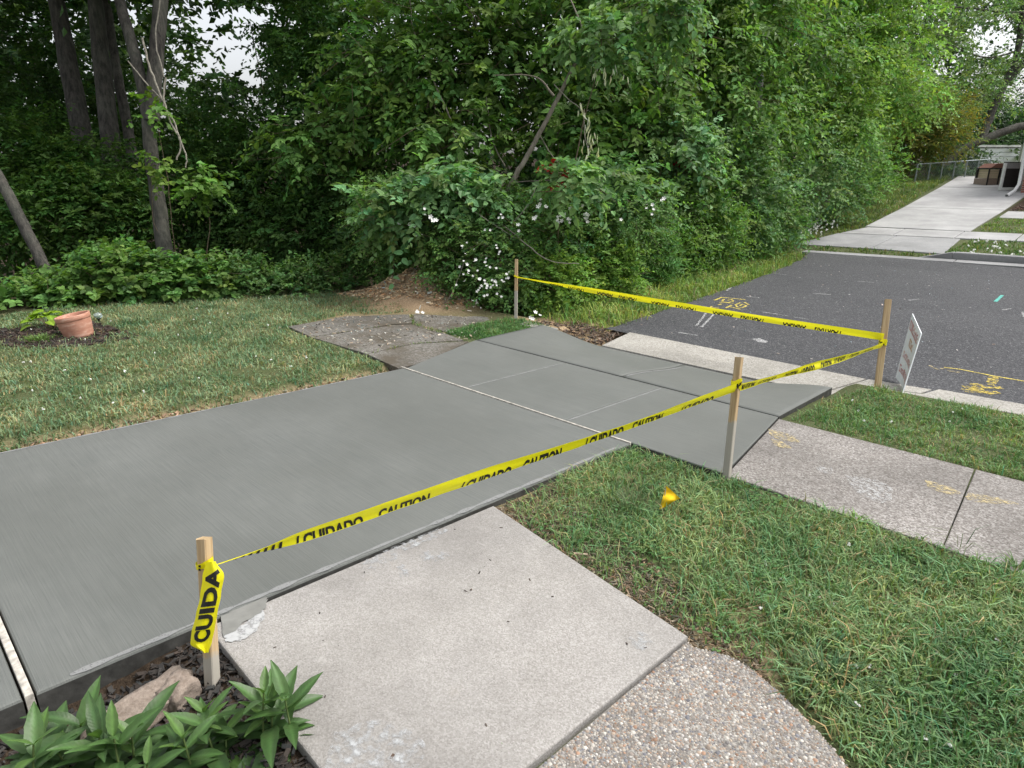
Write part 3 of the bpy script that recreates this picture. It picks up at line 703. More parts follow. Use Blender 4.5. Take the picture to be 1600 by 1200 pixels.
grass('gutter_weeds', rs2, 500, .07, .02, (.07, .12, .03), 19, 'line of weeds in the joint behind the far gutter', lean=.9, tuft=.4, dry=.05)

jl = [[G(x, y, -.03, True)[:2] for x, y in p] for p in ([(486, 528), (560, 515), (615, 508)], [(571, 555), (640, 538), (700, 533)], [(642, 492), (648, 507)], [(690, 520), (650, 507)])]
def ribbon_poly(pts, w):
    P = [np.array(p) for p in pts]; a = [p + np.array([0, w]) for p in P]; b = [p - np.array([0, w]) for p in P[::-1]]; return [tuple(p) for p in a + b]
for k_, (j_, lb) in enumerate(zip(jl, ('grass growing in the far joint of the cracked sidewalk', 'grass growing in the near joint of the cracked sidewalk', 'weeds in the cross joint of the cracked sidewalk', 'weeds at the grassy corner of the cracked sidewalk'))):
    grass('joint_grass', ribbon_poly(j_, .035), 4200, .035, .008, (.1, .15, .05), 40 + k_, lb, lean=1.0, dry=.25, zf=lambda x, y: -.03 * y - .04)
# clover blossoms in the lawns
def small_flowers(name, pts, r, label, c=(.8, .8, .76)):
    rg = np.random.default_rng(5); Vs, Fs, n = [], [], 0
    oct_ = np.array([(1, 0, 0), (-1, 0, 0), (0, 1, 0), (0, -1, 0), (0, 0, 1), (0, 0, -1)], float)
    tri = np.array([(0, 2, 4), (2, 1, 4), (1, 3, 4), (3, 0, 4), (2, 0, 5), (1, 2, 5), (3, 1, 5), (0, 3, 5)])
    for p in pts:
        for _ in range(4):
            Vs.append(oct_ * r * rg.uniform(.5, 1) + p + rg.normal(0, r * .5, 3)); Fs.append(tri + n); n += 6
    o = nobj(name, np.concatenate(Vs), np.concatenate(Fs), simple('petal_white', c, .6, var=.08)); return tag(o, label, 'flowers', kind='stuff')
rg = np.random.default_rng(3)
fpx = [(1300, 940), (1303, 947), (1340, 1040), (1357, 1041), (1467, 1022), (1447, 1152), (1485, 1164), (1598, 1083), (1586, 1088), (1196, 880), (1188, 948), (1263, 930), (1279, 935), (1326, 852), (1342, 1100), (1495, 1055), (1220, 905), (1560, 1000)]
fp = [G(x, y, 0.0, True) for x, y in fpx]
for _ in range(34):
    x, y = rg.uniform(-10.5, -5.9), rg.uniform(.5, 5); 
    fp.append(np.array([x, y, float(gz_(x, y)) + .04]))
for _ in range(22):
    x, y = rg.uniform(-2, 2), rg.uniform(5.6, 7); fp.append(np.array([x, y, float(gz_(x, y)) + .04]))
small_flowers('clover_blossoms', fp, .009, 'small white clover blossoms scattered over the lawns')
fp2 = []
for _ in range(130):
    x, y = rg.uniform(-8.9, -7.7), rg.uniform(18.7, 22); fp2.append(np.array([x, y, float(gz_(x, y)) + rg.uniform(.05, .3)]))
for _ in range(60):
    x, y = rg.uniform(-4, 0), rg.uniform(19.3, 21.2); fp2.append(np.array([x, y, float(gz_(x, y)) + .08]))
small_flowers('daisy_blossoms', fp2, .028, 'white daisies at the far street corner beside the far apron')

def clover(poly, n, seed, label):
    rg = np.random.default_rng(seed); P = np.array(poly)[:, :2]; pts = rg.uniform(P.min(0), P.max(0), (n * 3, 2)); pts = pts[inpoly(pts, poly)]
    dn = vnoise(pts[:, 0], pts[:, 1], 2.4, seed); pts = pts[dn > .12][:n]; m_ = len(pts); z = gz_(pts[:, 0], pts[:, 1]) + rg.uniform(.015, .05, m_); a0 = rg.uniform(0, 6.28, m_); Vs, Fs, Cs = [], [], []
    c = pick_col(rg, m_, (.075, .15, .05), .2, .08)
    for k in range(3):
        a = a0 + k * 2.094; ax = np.column_stack([np.cos(a), np.sin(a), rg.uniform(-.1, .3, m_)]); L = rg.uniform(.01, .017, m_)
        V_, F_, C_ = leaf_geo(np.column_stack([pts, z]), ax, np.tile(UPV, (m_, 1)) + rg.normal(0, .2, (m_, 3)), L, L * .9, c, False, .05, .1)
        Fs.append(F_ + sum(len(v) for v in Vs)); Vs.append(V_); Cs.append(C_)
    tag(nobj('clover_leaves', np.concatenate(Vs), np.concatenate(Fs), LEAF, None, np.concatenate(Cs)), label, 'clover', kind='stuff')
clover(lawnR, 4500, 71, 'patches of three-leaved clover in the right lawn')
clover(vl, 900, 72, 'clover leaves in the small patch by the thin stake')

# ------------------------------------------------------------------ woods
def B(x, y, d, rx, ry, rd=None):
    c = at(x, y, d); r = rx * d / FPX; return (c, (r if rd is None else (r + rd) / 2, r if rd is None else (r + rd) / 2, ry * d / FPX))
zg = lambda o=.05: (lambda x, y: gz_(x, y) + o)
def pxy(p):
    d = p - CO; k = d @ CF; return 800 + FPX * (d @ RT) / k, 600 - FPX * (d @ CU) / k
GAPS = [(384, 100, 25, 52), (312, 18, 46, 28), (275, 110, 11, 46), (420, 26, 40, 15), (335, 90, 20, 26), (400, 160, 30, 10), (590, 45, 14, 16), (1555, 60, 40, 24), (1590, 140, 14, 30), (1470, 100, 26, 14)]
grg = np.random.default_rng(99)
def gap(p):
    x, y = pxy(p); m = np.ones(len(p), bool)
    for gx, gy, rx, ry in GAPS:
        e = ((x - gx) / rx) ** 2 + ((y - gy) / ry) ** 2
        m &= ~((e < 1) & (grg.random(len(p)) < .9)) & ~((e < 1.7) & (grg.random(len(p)) < .55))
    return m
WINDOWS = [(1181, 148, 13, 26), (1245, 62, 20, 15), (1098, 62, 14, 20), (1335, 132, 18, 12), (1130, 205, 18, 14), (1280, 150, 14, 18)]
def gap2(p):
    x, y = pxy(p); m = gap(p)
    for gx, gy, rx, ry in WINDOWS: m &= ~((((x - gx) / rx) ** 2 + ((y - gy) / ry) ** 2 < 1.2) & (grg.random(len(p)) < .85))
    return m
def tree(name, label, origin, trunk_paths, seed, blobs=None, n=0, group=None, m=BARK, sides=9, limbs=None, cat='tree', **kw):
    t = thing(name, label, cat, tuple(origin), group=group)
    root = np.array(origin)
    t.location = tuple(root)
    mi = lambda o: setattr(o, 'matrix_parent_inverse', Matrix.Translation(Vector(-root)))
    for p_ in trunk_paths: o = tubes('trunk', [p_], m, t, sides); mi(o)
    for l_ in limbs or (): o = tubes('branch', [l_], m, t, 6); mi(o)
    if n:
        pre = set(t.children)
        foliage('crown', t, seed, blobs, n, **kw)
        for c in t.children:
            if c not in pre: mi(c)
    return t
def P_(*pts): return [tuple(at(x, y, d)) for x, y, d in pts]
def taper(pts, r0, r1, wob=0, seed=0, n=6):
    p = smooth_path(pts, n, wob, seed); return (p, np.linspace(r0, r1, len(p)))
def shade_blobs(c, r, k, seed, zr=.5):
    rr = random.Random(seed); return [((c[0] + rr.uniform(-1, 1) * r, c[1] + rr.uniform(-1, 1) * r, c[2] + rr.uniform(-.4, .6) * r), (r * .55, r * .55, r * zr)) for _ in range(k)]
DK = (.034, .072, .018); MD = (.05, .1, .026); LT = (.085, .155, .04)
# tall trees at the left, crowns high overhead, mostly unseen, thickened for shade
def tall(label, pts, r0, r1, seed, extra=None, top=8.5, cr=3.8):
    b = np.array(pts[0]); last = np.array(pts[-1]); d = unit(last - np.array(pts[-2])); 
    hi = last + d * max(1.0, (top - last[2]) / max(d[2], .3))
    paths = [taper(list(pts) + [tuple(hi)], r0, r1 * .6, .01, seed)]
    if extra: paths += extra
    rr = random.Random(seed); limbs = []
    for k in range(7):
        a = rr.uniform(0, 6.28); z0 = hi[2] - rr.uniform(0, 2.5); q0 = last + d * ((z0 - last[2]) / max(d[2], .3))
        limbs.append(taper([tuple(q0), tuple(q0 + np.array([math.cos(a), math.sin(a), .5]) * 1.4), tuple(q0 + np.array([math.cos(a) * 2.6, math.sin(a) * 2.6, .9]))], r1 * .45, .02, .02, k))
    blobs = shade_blobs(hi + np.array([0, 0, .8]), cr, 7, seed)
    return tree('tall_tree', label, b, paths, seed, blobs, 2200, 'tall trees at the left of the woods', limbs=limbs, k=9, slen=.9, L=.27, W=.18, base=DK, simple_=True, face=.2, inner=.9)
tall('leftmost thick grey trunk leaning left at the dark wood edge', P_((152, 335, 16.5), (136, 245, 16.4), (107, 100, 16.2), (88, 0, 16)), .27, .25, 21)
tall('straight thick grey trunk beside the leftmost leaning trunk', P_((186, 340, 15.8), (176, 250, 15.8), (159, 100, 15.7), (149, 0, 15.5)), .25, .215, 22)
tall('slender dark trunk standing behind the straight thick trunk', P_((215, 330, 18), (203, 220, 18), (181, 100, 18), (167, 0, 18)), .16, .13, 23)
fork = taper(P_((237, 190, 12.55), (243, 110, 12.5), (251, 0, 12.5), (256, -90, 12.5)), .14, .125, .01, 5)
tall('forked trunk with hanging dry vine, standing behind the vine bank', P_((264, 425, 12.6), (257, 385, 12.6), (245, 300, 12.6), (236, 235, 12.6), (230, 170, 12.6), (212, 90, 12.6), (187, 0, 12.6)), .155, .145, 24, [fork])
t = tree('leaning_tree', 'thin bare trunk leaning left at the far left edge', at(98, 475, 11.3), [taper(P_((98, 475, 11.3), (78, 435, 11.3), (42, 362, 11.3), (6, 292, 11.3), (-40, 210, 11.4)), .095, .085, .006, 3)], 25)
# hanging dry vine
vine = [taper(P_((222, 60, 12.2), (236, 110, 12.1), (256, 160, 12.1), (266, 190, 12.1), (282, 222, 12.1), (276, 250, 12.1)), .022, .016, .012, 1), taper(P_((258, 120, 12.1), (256, 165, 12.1), (270, 188, 12.1), (280, 215, 12.1), (291, 245, 12.1), (290, 262, 12.1)), .02, .012, .012, 2), taper(P_((200, 95, 12.1), (228, 130, 12.1), (252, 155, 12.1)), .012, .012, .01, 3), taper(P_((250, 0, 12.1), (243, 60, 12.1), (256, 120, 12.1)), .012, .012, .01, 3)]
v = tubes('hanging_vine', vine, DRYTWIG, None, 6); tag(v, 'twisted dry vine hanging off the forked trunk', 'vine')

def shrub(name, label, cat, blobs, n, seed, group=None, stems=5, sm=TWIG, part='foliage', origin=None, sr=.02, **kw):
    c = np.mean([b[0] for b in blobs], 0) if origin is None else np.array(origin)
    g0 = float(gz_(c[0], c[1])); root = (c[0], c[1], g0)
    t = thing(name, label, cat, root, group=group); rr = random.Random(seed); paths = []
    for i in range(stems):
        b = blobs[i % len(blobs)]; e = np.array(b[0]) + np.array([rr.uniform(-.5, .5), rr.uniform(-.5, .5), rr.uniform(-.3, .5)]) * np.array(b[1])
        s = np.array([c[0] + (b[0][0] - c[0]) * .55 + rr.uniform(-.2, .2), c[1] + (b[0][1] - c[1]) * .55 + rr.uniform(-.2, .2), 0]); s[2] = float(gz_(s[0], s[1])) - .05
        paths.append(taper([tuple(s), tuple(s * .5 + e * .5 + np.array([rr.uniform(-.2, .2), rr.uniform(-.2, .2), .1])), tuple(e)], sr * 1.3, sr * .4, .015, i))
    for p_ in paths: tubes('stem', [p_], sm, t, 5)
    foliage(part, t, seed, blobs, n, zmin=zg(), **kw)
    for ch in t.children: ch.matrix_parent_inverse = Matrix.Translation(Vector(root)).inverted()
    return t
UG = 'understory trees in the left woods'
shrub('understory_maple', 'low spreading maple sapling behind the clay pot', 'tree', [B(50, 345, 13.6, 90, 55), B(150, 325, 13.8, 62, 60), B(20, 260, 14.4, 100, 70), B(130, 262, 14.4, 70, 40), B(205, 345, 14, 36, 50)], 2500, 31, UG, 7, k=9, slen=.5, L=.13, W=.085, base=(.05, .105, .022), simple_=True, droop=.25, inner=.6, updir=1.5)
shrub('understory_maple', 'dark maple understory right of the forked trunk', 'tree', [B(350, 330, 15.5, 70, 80), B(420, 270, 16, 90, 90), B(340, 240, 17, 70, 50), B(470, 360, 14.5, 90, 60), B(310, 300, 15.5, 36, 60)], 2600, 32, UG, 7, k=9, slen=.5, L=.135, W=.09, base=(.042, .09, .022), simple_=True, droop=.3, inner=.6, updir=1.5)
shrub('understory_tree', 'dark leafy tree between the sky gap and the broad-leaved tree', 'tree', [B(500, 180, 15.5, 80, 110), B(560, 90, 15.5, 90, 100), B(470, 60, 16, 70, 70), B(540, 310, 14.2, 80, 70), B(580, 390, 13.8, 70, 46), B(520, -60, 16, 120, 70), B(420, 20, 17, 60, 50), B(345, 170, 17.5, 50, 40)], 3300, 33, UG, 7, k=9, slen=.5, L=.14, W=.085, base=(.046, .1, .026), simple_=True, droop=.4, inner=.6, keep=gap)
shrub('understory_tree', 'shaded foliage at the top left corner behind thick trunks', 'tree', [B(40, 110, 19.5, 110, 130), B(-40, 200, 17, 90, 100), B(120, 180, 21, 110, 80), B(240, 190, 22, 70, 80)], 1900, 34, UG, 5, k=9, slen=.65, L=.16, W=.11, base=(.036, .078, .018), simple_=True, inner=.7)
shrub('maple_branch', 'bright maple sprig hanging beside the dry vine', 'branch', [B(315, 292, 12.2, 36, 22), B(235, 175, 12.1, 24, 16), B(240, 262, 12.1, 16, 14)], 70, 35, None, 3, k=7, slen=.35, L=.13, W=.12, base=(.085, .16, .03), inner=.8, droop=.4, sr=.008)
VG = 'vine thickets along the left lawn edge'
IV = dict(k=8, slen=.35, L=.115, W=.11, base=(.075, .145, .036), droop=.2, inner=.35, updir=1.2, twigs=.2)
shrub('vine_thicket', 'low round-leaved vine thicket directly behind the clay pot', 'thicket', [B(30, 474, 10.4, 80, 18), B(120, 466, 10.6, 60, 24), B(75, 460, 11, 40, 20)], 750, 41, VG, 5, **IV)
shrub('vine_thicket', 'tallest round-leaved vine thicket below the forked trunk', 'thicket', [B(195, 440, 11, 60, 40), B(250, 450, 11.2, 60, 24), B(310, 440, 11.5, 60, 26), B(175, 420, 11.4, 44, 28)], 1200, 42, VG, 6, **IV)
shrub('vine_thicket', 'low leafy thicket between the forked trunk and the dirt mound', 'thicket', [B(370, 442, 11.8, 60, 30), B(440, 448, 12, 60, 22), B(500, 440, 12.4, 50, 28), B(540, 452, 12.2, 36, 16)], 1100, 43, VG, 6, **dict(IV, L=.09, W=.06, base=(.06, .12, .035)))
# mulberry with its leaning trunk
MB = [B(640, 110, 13.3, 110, 110), B(760, 110, 13.3, 100, 110), B(900, 60, 13.5, 120, 80), B(560, 200, 13.5, 80, 60), B(470, 230, 13.3, 70, 36), B(700, 220, 12.7, 90, 50), B(880, 200, 13.1, 80, 60), B(1000, 110, 13.5, 80, 90), B(760, -90, 13.5, 190, 90), B(960, -80, 13.5, 160, 80), B(970, 190, 12.9, 60, 50)]
mt = [taper(P_((722, 500, 11.2), (760, 370, 11.7), (800, 285, 11.3), (830, 232, 11.2), (866, 165, 11.1), (905, 92, 11.1), (960, 55, 11.1), (1080, -2, 11.3), (1160, -40, 11.5)), .052, .018, .008, 1), taper(P_((905, 92, 11.1), (915, 60, 11.1), (880, -30, 11.3)), .02, .012, .008, 2)]
ml = [taper(P_((866, 150, 11.5), (835, 120, 11.6), (770, 118, 11.8)), .022, .008, .008, 3), taper(P_((735, 85, 12.5), (745, 40, 12.5), (720, -10, 12.5)), .016, .01, .01, 4), taper(P_((705, 190, 12.3), (650, 60, 12.5), (640, 0, 12.7)), .016, .009, .01, 5), taper(P_((843, 210, 12.2), (860, 240, 11.8), (880, 262, 11.6)), .016, .006, .006, 6), taper(P_((790, 260, 12.3), (770, 220, 12.3), (760, 150, 12.3)), .014, .007, .01, 7),
      taper(P_((800, 285, 12.3), (850, 282, 12.0), (900, 285, 11.7)), .012, .006, .006, 8), taper(P_((560, 215, 13.3), (620, 180, 13.1), (700, 160, 12.8)), .012, .007, .008, 9)]
tree('broadleaf_tree', 'broad-leaved tree with pale trunk leaning right at the centre', at(722, 500, 11.2), mt, 51, MB, 3600, m=BARK_L, limbs=ml, k=9, slen=.55, L=.17, W=.105, base=(.088, .165, .04), var=.3, droop=.55, inner=.85, face=.6, keep=gap, twigs=.3, updir=.8)
shrub('broadleaf_sapling', 'young broad-leaved branches hanging over the white rose', 'branch', [B(690, 290, 10.8, 60, 30), B(620, 330, 11, 60, 40), B(900, 282, 10.2, 56, 22), B(960, 290, 11.8, 60, 36), B(1060, 230, 13.2, 60, 50), B(740, 310, 10.8, 50, 26), B(940, 62, 10.9, 60, 34), B(1040, 20, 11, 60, 30)], 1050, 52, None, 7, k=9, slen=.45, L=.15, W=.1, base=(.105, .19, .075), droop=.5, inner=.7, twigs=.4, updir=.8, sr=.014)
# dead catkin-like leaves hanging from the leaning trunk
dl = thing('dead_leaf_spray', 'pale withered leaves hanging near the pale leaning trunk', 'branch', tuple(at(910, 150, 10.5)))
inv = Matrix.Translation(dl.location).inverted()
o = tubes('twig', [taper(P_((866, 132, 10.75), (888, 155, 10.6), (910, 175, 10.5), (914, 215, 10.45), (922, 240, 10.4)), .008, .004, .004, 3), taper(P_((905, 92, 10.8), (914, 66, 10.6), (935, 108, 10.5)), .006, .004, .004, 4)], DRYTWIG, dl, 5); o.matrix_parent_inverse = inv
rg = np.random.default_rng(8); ps = np.concatenate([np.array(P_(*[(915 + rg.normal(0, 5), y, 10.45) for y in np.linspace(160, 200, 14)])), np.array(P_(*[(924 + rg.normal(0, 7), y, 10.4) for y in np.linspace(205, 245, 26)])), np.array(P_(*[(945 + rg.normal(0, 14), y, 10.5) for y in np.linspace(100, 124, 22)]))])
Vv, Ff, Cc = leaf_geo(ps, rg.normal(0, .25, (len(ps), 3)) + np.array([0, 0, -1.]), rg.normal(0, 1, (len(ps), 3)), rg.uniform(.1, .17, len(ps)), rg.uniform(.02, .035, len(ps)), pick_col(rg, len(ps), (.42, .43, .34), .15, .05))
o = nobj('withered_leaves', Vv, Ff, LEAF, dl, Cc); o.matrix_parent_inverse = inv; o['kind'] = 'stuff'
# red leaf spray half hidden behind the mulberry leaves
rl = np.array(P_(*[(860 + rg.normal(0, 9), 268 + rg.normal(0, 9), 10.55) for _ in range(16)] + [(878 + rg.normal(0, 8), 288 + rg.normal(0, 5), 10.55) for _ in range(14)] + [(1068 + rg.normal(0, 6), 256 + rg.normal(0, 5), 12.8) for _ in range(4)]))
Vv, Ff, Cc = leaf_geo(rl, rg.normal(0, .5, (len(rl), 3)) + np.array([0, 0, -.6]), rg.normal(0, .4, (len(rl), 3)) - FW, rg.uniform(.1, .16, len(rl)), rg.uniform(.05, .08, len(rl)), pick_col(rg, len(rl), (.34, .02, .018), .2, .05))
tag(nobj('red_leaves', Vv, Ff, LEAF, None, Cc), 'cluster of red leaves above the white rose blossoms', 'leaves', kind='stuff')
# rose bush and its blossoms
RB = [B(660, 395, 12.1, 80, 62), B(745, 410, 11.0, 75, 72), B(795, 440, 10.7, 55, 52), B(630, 340, 12.2, 80, 66), B(740, 340, 11.5, 100, 56), B(860, 360, 11.4, 80, 60), B(725, 465, 10.9, 36, 34), B(960, 340, 11.8, 80, 55)]
rose = shrub('rose_bush', 'dense wild rose bush dotted with white blossoms beside the thin stake', 'bush', RB, 5600, 53, None, 12, k=9, slen=.3, L=.068, W=.042, base=(.085, .16, .045), var=.32, droop=.35, inner=.4, twigs=.12, sr=.012)
bpx = [(745, 405), (735, 395), (722, 385), (728, 412), (750, 430), (757, 442), (765, 437), (740, 455), (770, 420), (775, 445), (782, 470), (720, 420), (780, 340), (768, 358), (776, 392), (806, 357), (848, 312), (846, 320), (862, 315), (873, 335), (870, 345), (885, 335), (886, 345), (915, 337), (918, 340), (1018, 320), (1022, 328), (972, 352), (905, 322), (640, 345), (630, 343), (643, 357), (650, 362), (665, 333), (680, 343), (715, 445), (760, 460), (745, 475), (735, 430), (727, 434), (760, 405), (788, 440), (792, 430), (755, 418), (748, 446), (770, 452), (1032, 312), (842, 490), (830, 497), (836, 340), (655, 485), (662, 488)]
FLW = simple('rose_petal', (.78, .78, .75), .55, .3, var=.06)
bm = bmesh.new(); cv = bm.verts.new((0, 0, 0))
for p in range(5):
    a = p * 1.2566; bm.faces.new([cv] + [bm.verts.new((math.cos(a + d_) * rr_, math.sin(a + d_) * rr_, h_)) for d_, rr_, h_ in ((-.55, .016, .004), (-.3, .03, .01), (.3, .03, .01), (.55, .016, .004))])
bme = bpy.data.meshes.new('blossom'); bm.to_mesh(bme); bm.free(); bme.materials.append(FLW)
rb_c = np.array([b[0] for b in RB]); rb_r = np.array([b[1] for b in RB]); r = random.Random(17)
for k_, (x, y) in enumerate(bpx):
    best = None                                   # first place where the sight line meets the bush's outer surface
    for d in np.arange(8.5, 13, .05):
        p = at(x, y, d)
        if np.any((((p - rb_c) / (rb_r * 1.12)) ** 2).sum(1) < 1): best = p; break
    if best is None: best = at(x, y, 10.2)
    best = best - unit(best - CO) * (.25 if 700 < x < 800 else .5)
    for _ in range(r.choice((1, 2, 2, 3, 3, 4))):
        o = bpy.data.objects.new('blossom', bme); link(o, rose); o.location = Vector(best) - rose.location + Vector((r.gauss(0, .045), r.gauss(0, .045), r.gauss(0, .04)))
        o.rotation_euler = Vector((r.gauss(0, .45) + .6, r.gauss(0, .45) - .6, .7)).to_track_quat('Z', 'Y').to_euler(); s_ = r.uniform(.7, 1.3) * (.72 if 700 < x < 800 else 1); o.scale = (s_, s_, s_)
# pale dead canes arching out of the bush
cn = tubes('cane_bundle', [taper(P_((760, 330, 10.8), (815, 375, 10.2), (860, 408, 10.1), (905, 412, 10.2)), .012, .006, .008, 2), taper(P_((800, 350, 10.5), (825, 320, 10.3), (838, 290, 10.3)), .009, .006, .006, 3), taper(P_((700, 300, 10.8), (740, 330, 10.4), (805, 372, 10.3)), .009, .006, .006, 4), taper(P_((690, 478, 10.5), (705, 460, 10.3), (725, 410, 10.3)), .008, .005, .006, 5)], DRYTWIG, rose, 5); cn.matrix_parent_inverse = Matrix.Translation(rose.location).inverted()
# weeds along the end of the street
WG = 'weed clumps along the end of the street'
WK = dict(k=10, slen=.4, L=.075, W=.022, droop=.25, inner=.45, updir=.6, twigs=.1)
shrub('weed_clump', 'bright yellow-green bramble clump right of the thin stake', 'weeds', [B(866, 452, 10.9, 48, 44), B(926, 425, 11.7, 60, 54)], 1700, 61, WG, 6, **dict(WK, base=(.125, .215, .04), L=.08, W=.046))
shrub('weed_clump', 'willowy green weeds behind the middle of the far tape', 'weeds', [B(900, 385, 12.6, 70, 50), B(985, 395, 12.8, 60, 56)], 1500, 62, WG, 6, **dict(WK, base=(.085, .175, .05), L=.13, W=.034))
shrub('weed_clump', 'goldenrod-like weeds above the yellow street lettering', 'weeds', [B(1040, 385, 13.8, 58, 56), B(1098, 370, 14.8, 54, 54)], 1500, 63, WG, 6, **dict(WK, base=(.11, .2, .045), L=.1, W=.04))
shrub('weed_clump', 'tall grassy weeds at the far corner of the street', 'weeds', [B(1155, 362, 16.4, 46, 46), B(1202, 355, 18.4, 38, 36), B(1232, 352, 20, 24, 22)], 1500, 64, WG, 6, **dict(WK, base=(.09, .18, .05), L=.14, W=.034))
# shrub wall above the weeds and up the hillside
HG = 'shrubs on the bank beyond the street end'
HK = dict(k=9, slen=.45, L=.135, W=.085, droop=.3, inner=.45, simple_=True, twigs=.06)
shrub('bank_shrub', 'dense shrub directly above the willowy weeds', 'shrub', [B(990, 330, 13.4, 80, 60), B(1060, 320, 14.3, 70, 70), B(1030, 250, 14.3, 80, 60)], 1900, 71, HG, 7, **dict(HK, base=(.08, .15, .04)))
shrub('bank_shrub', 'grey-green shrub above the goldenrod-like weeds', 'shrub', [B(1130, 300, 15.9, 80, 90), B(1190, 320, 17.0, 60, 60), B(1120, 220, 16.8, 80, 50)], 1900, 72, HG, 7, **dict(HK, base=(.1, .175, .065)))
shrub('bank_shrub', 'large grey-green shrub below the pale birch-like trunk', 'shrub', [B(1230, 260, 19.6, 80, 80), B(1280, 300, 21.3, 60, 50), B(1300, 220, 21.3, 70, 60)], 1700, 73, HG, 7, **dict(HK, base=(.115, .195, .08)))
shrub('bank_shrub', 'bright green low shrubs tapering toward the chain fence', 'shrub', [B(1325, 296, 24.6, 44, 34), B(1365, 285, 28.6, 38, 28), B(1402, 285, 32.5, 30, 20), B(1345, 255, 26.9, 50, 40)], 1500, 74, HG, 6, **dict(HK, base=(.1, .19, .05)))
ds = thing('dead_weed', 'pale dead weed stalks standing in the brush above the far tape', 'weed', tuple(G(1075, 400)))
dinv = Matrix.Translation(ds.location).inverted(); r = random.Random(31)
for k_ in range(14):
    x0, y0 = r.uniform(1000, 1125), r.uniform(395, 415); d_ = 12.2 + (x0 - 1000) * .016; x1, y1 = x0 + r.uniform(-25, 25), y0 - r.uniform(60, 120)
    o = tubes('stem', [taper(P_((x0, y0, d_ + .3), ((x0 + x1) / 2 + r.uniform(-6, 6), (y0 + y1) / 2, d_ + .1), (x1, y1, d_)), .009, .004, .008, k_)], DRYTWIG, ds, 5); o.matrix_parent_inverse = dinv
# trees above the bank
EK = dict(k=9, slen=.65, L=.18, W=.1, droop=.55, inner=.85, simple_=True, keep=gap2, twigs=.15, face=.6)
def etree(label, trunk, blobs, n, seed, base, **kw):
    limbs = []; tp = np.array(trunk[-1]); 
    for i, b in enumerate(blobs):
        mid = np.array(trunk[len(trunk) // 2]) * .5 + np.array(b[0]) * .5 + np.array([0, 0, .3])
        limbs.append(taper([trunk[len(trunk) // 2], tuple(mid), tuple(b[0])], .05, .012, .03, i))
    return tree('bank_tree', label, trunk[0], [taper(trunk, .13, .07, .01, seed)], seed, blobs, n, 'trees on the bank beyond the street end', limbs=limbs, m=BARK_L, **dict(EK, base=base, **kw))
etree('leafy tree over the bank, left of the pale birch-like trunk', P_((1060, 380, 15.5), (1065, 250, 15.5), (1080, 100, 15.2), (1090, -60, 15.0)), [B(1070, 80, 15.2, 100, 90), B(1130, 150, 15.7, 90, 70), B(1160, 30, 15.7, 100, 60), B(1100, -60, 15.7, 140, 70), B(1210, 190, 17.4, 70, 50)], 2900, 81, (.115, .2, .055))
PALEB = bark('bark_silver', (.2, .2, .19), (.5, .5, .48), 5, .004)
b_t = tree('birch_like_tree', 'pale silver trunk glimpsed among leaves above the bank shrubs', at(1172, 330, 17.9), [taper(P_((1172, 330, 17.9), (1176, 230, 17), (1182, 150, 16.4), (1190, 60, 16.4), (1196, -60, 16.4)), .16, .12, .006, 4)], 82, [B(1230, 60, 17.5, 90, 70), B(1210, -50, 17.5, 110, 60)], 900, m=PALEB, **dict(EK, base=(.08, .15, .045)))
etree('light green leafy tree hanging over the far street corner', P_((1290, 320, 22.4), (1295, 200, 21.8), (1300, 80, 21.3), (1310, -60, 20.7)), [B(1270, 110, 19.6, 90, 80), B(1350, 70, 20.7, 90, 80), B(1300, 190, 20.2, 70, 40), B(1400, 150, 22.4, 60, 50), B(1320, -40, 20.2, 140, 60)], 3200, 83, (.15, .245, .065))
# conifer with rusty tips
shrub('rusty_conifer', 'rusty brown and green conifer behind the bank shrubs', 'tree', [B(1430, 185, 31, 60, 34), B(1452, 212, 31, 52, 28), B(1400, 215, 31, 50, 40), B(1470, 180, 32, 40, 30)], 1500, 91, None, 5, k=10, slen=.9, L=.26, W=.06, base=(.115, .135, .034), var=.25, hue=.3, droop=.2, simple_=True, inner=.4, updir=1.3)
# big limbed tree at the far right
lt = [taper(P_((1470, 262, 34), (1500, 235, 34), (1545, 215, 34), (1600, 196, 34), (1700, 180, 34)), .2, .19, .02, 1)]
lt2 = [taper(P_((1532, 222, 34), (1548, 180, 34.2), (1565, 140, 34.3), (1588, 90, 34.4), (1600, 0, 34.5), (1606, -80, 34.5)), .19, .15, .02, 2), taper(P_((1572, 128, 34.3), (1600, 100, 34), (1660, 40, 34)), .17, .12, .02, 3), taper(P_((1600, 20, 34.4), (1560, 18, 33.5), (1500, 12, 33), (1440, 16, 32.5)), .07, .03, .02, 4), taper(P_((1560, 150, 34.2), (1510, 150, 33.5), (1470, 165, 33)), .06, .02, .02, 5), taper(P_((1590, 80, 34.4), (1540, 90, 33.8), (1480, 70, 33)), .06, .02, .02, 6)]
tree('limbed_tree', 'bent grey-limbed tree leaning over the white shed', at(1470, 262, 34), lt, 92, [B(1500, 50, 33, 90, 60), B(1450, 100, 32, 70, 60), B(1560, 110, 35, 60, 60), B(1510, 150, 34, 60, 36), B(1590, 40, 35, 60, 60), B(1520, -50, 34, 150, 60)], 2200, limbs=lt2, **dict(EK, base=(.115, .185, .07), L=.18, W=.1, slen=.8))
shrub('flowering_shrub', 'dark shrub with white blossoms behind the white shed', 'shrub', [B(1520, 195, 44, 55, 26), B(1580, 190, 44, 60, 32), B(1600, 220, 43, 50, 20)], 1300, 93, None, 4, k=9, slen=.7, L=.18, W=.12, base=(.03, .065, .03), simple_=True, inner=.5)
small_flowers('shed_blossoms', [at(x, y, 42.6) for x, y in zip(np.random.default_rng(2).uniform(1495, 1600, 70), np.random.default_rng(4).uniform(170, 222, 70))], .085, 'white blossoms of the dark shrub behind the shed')
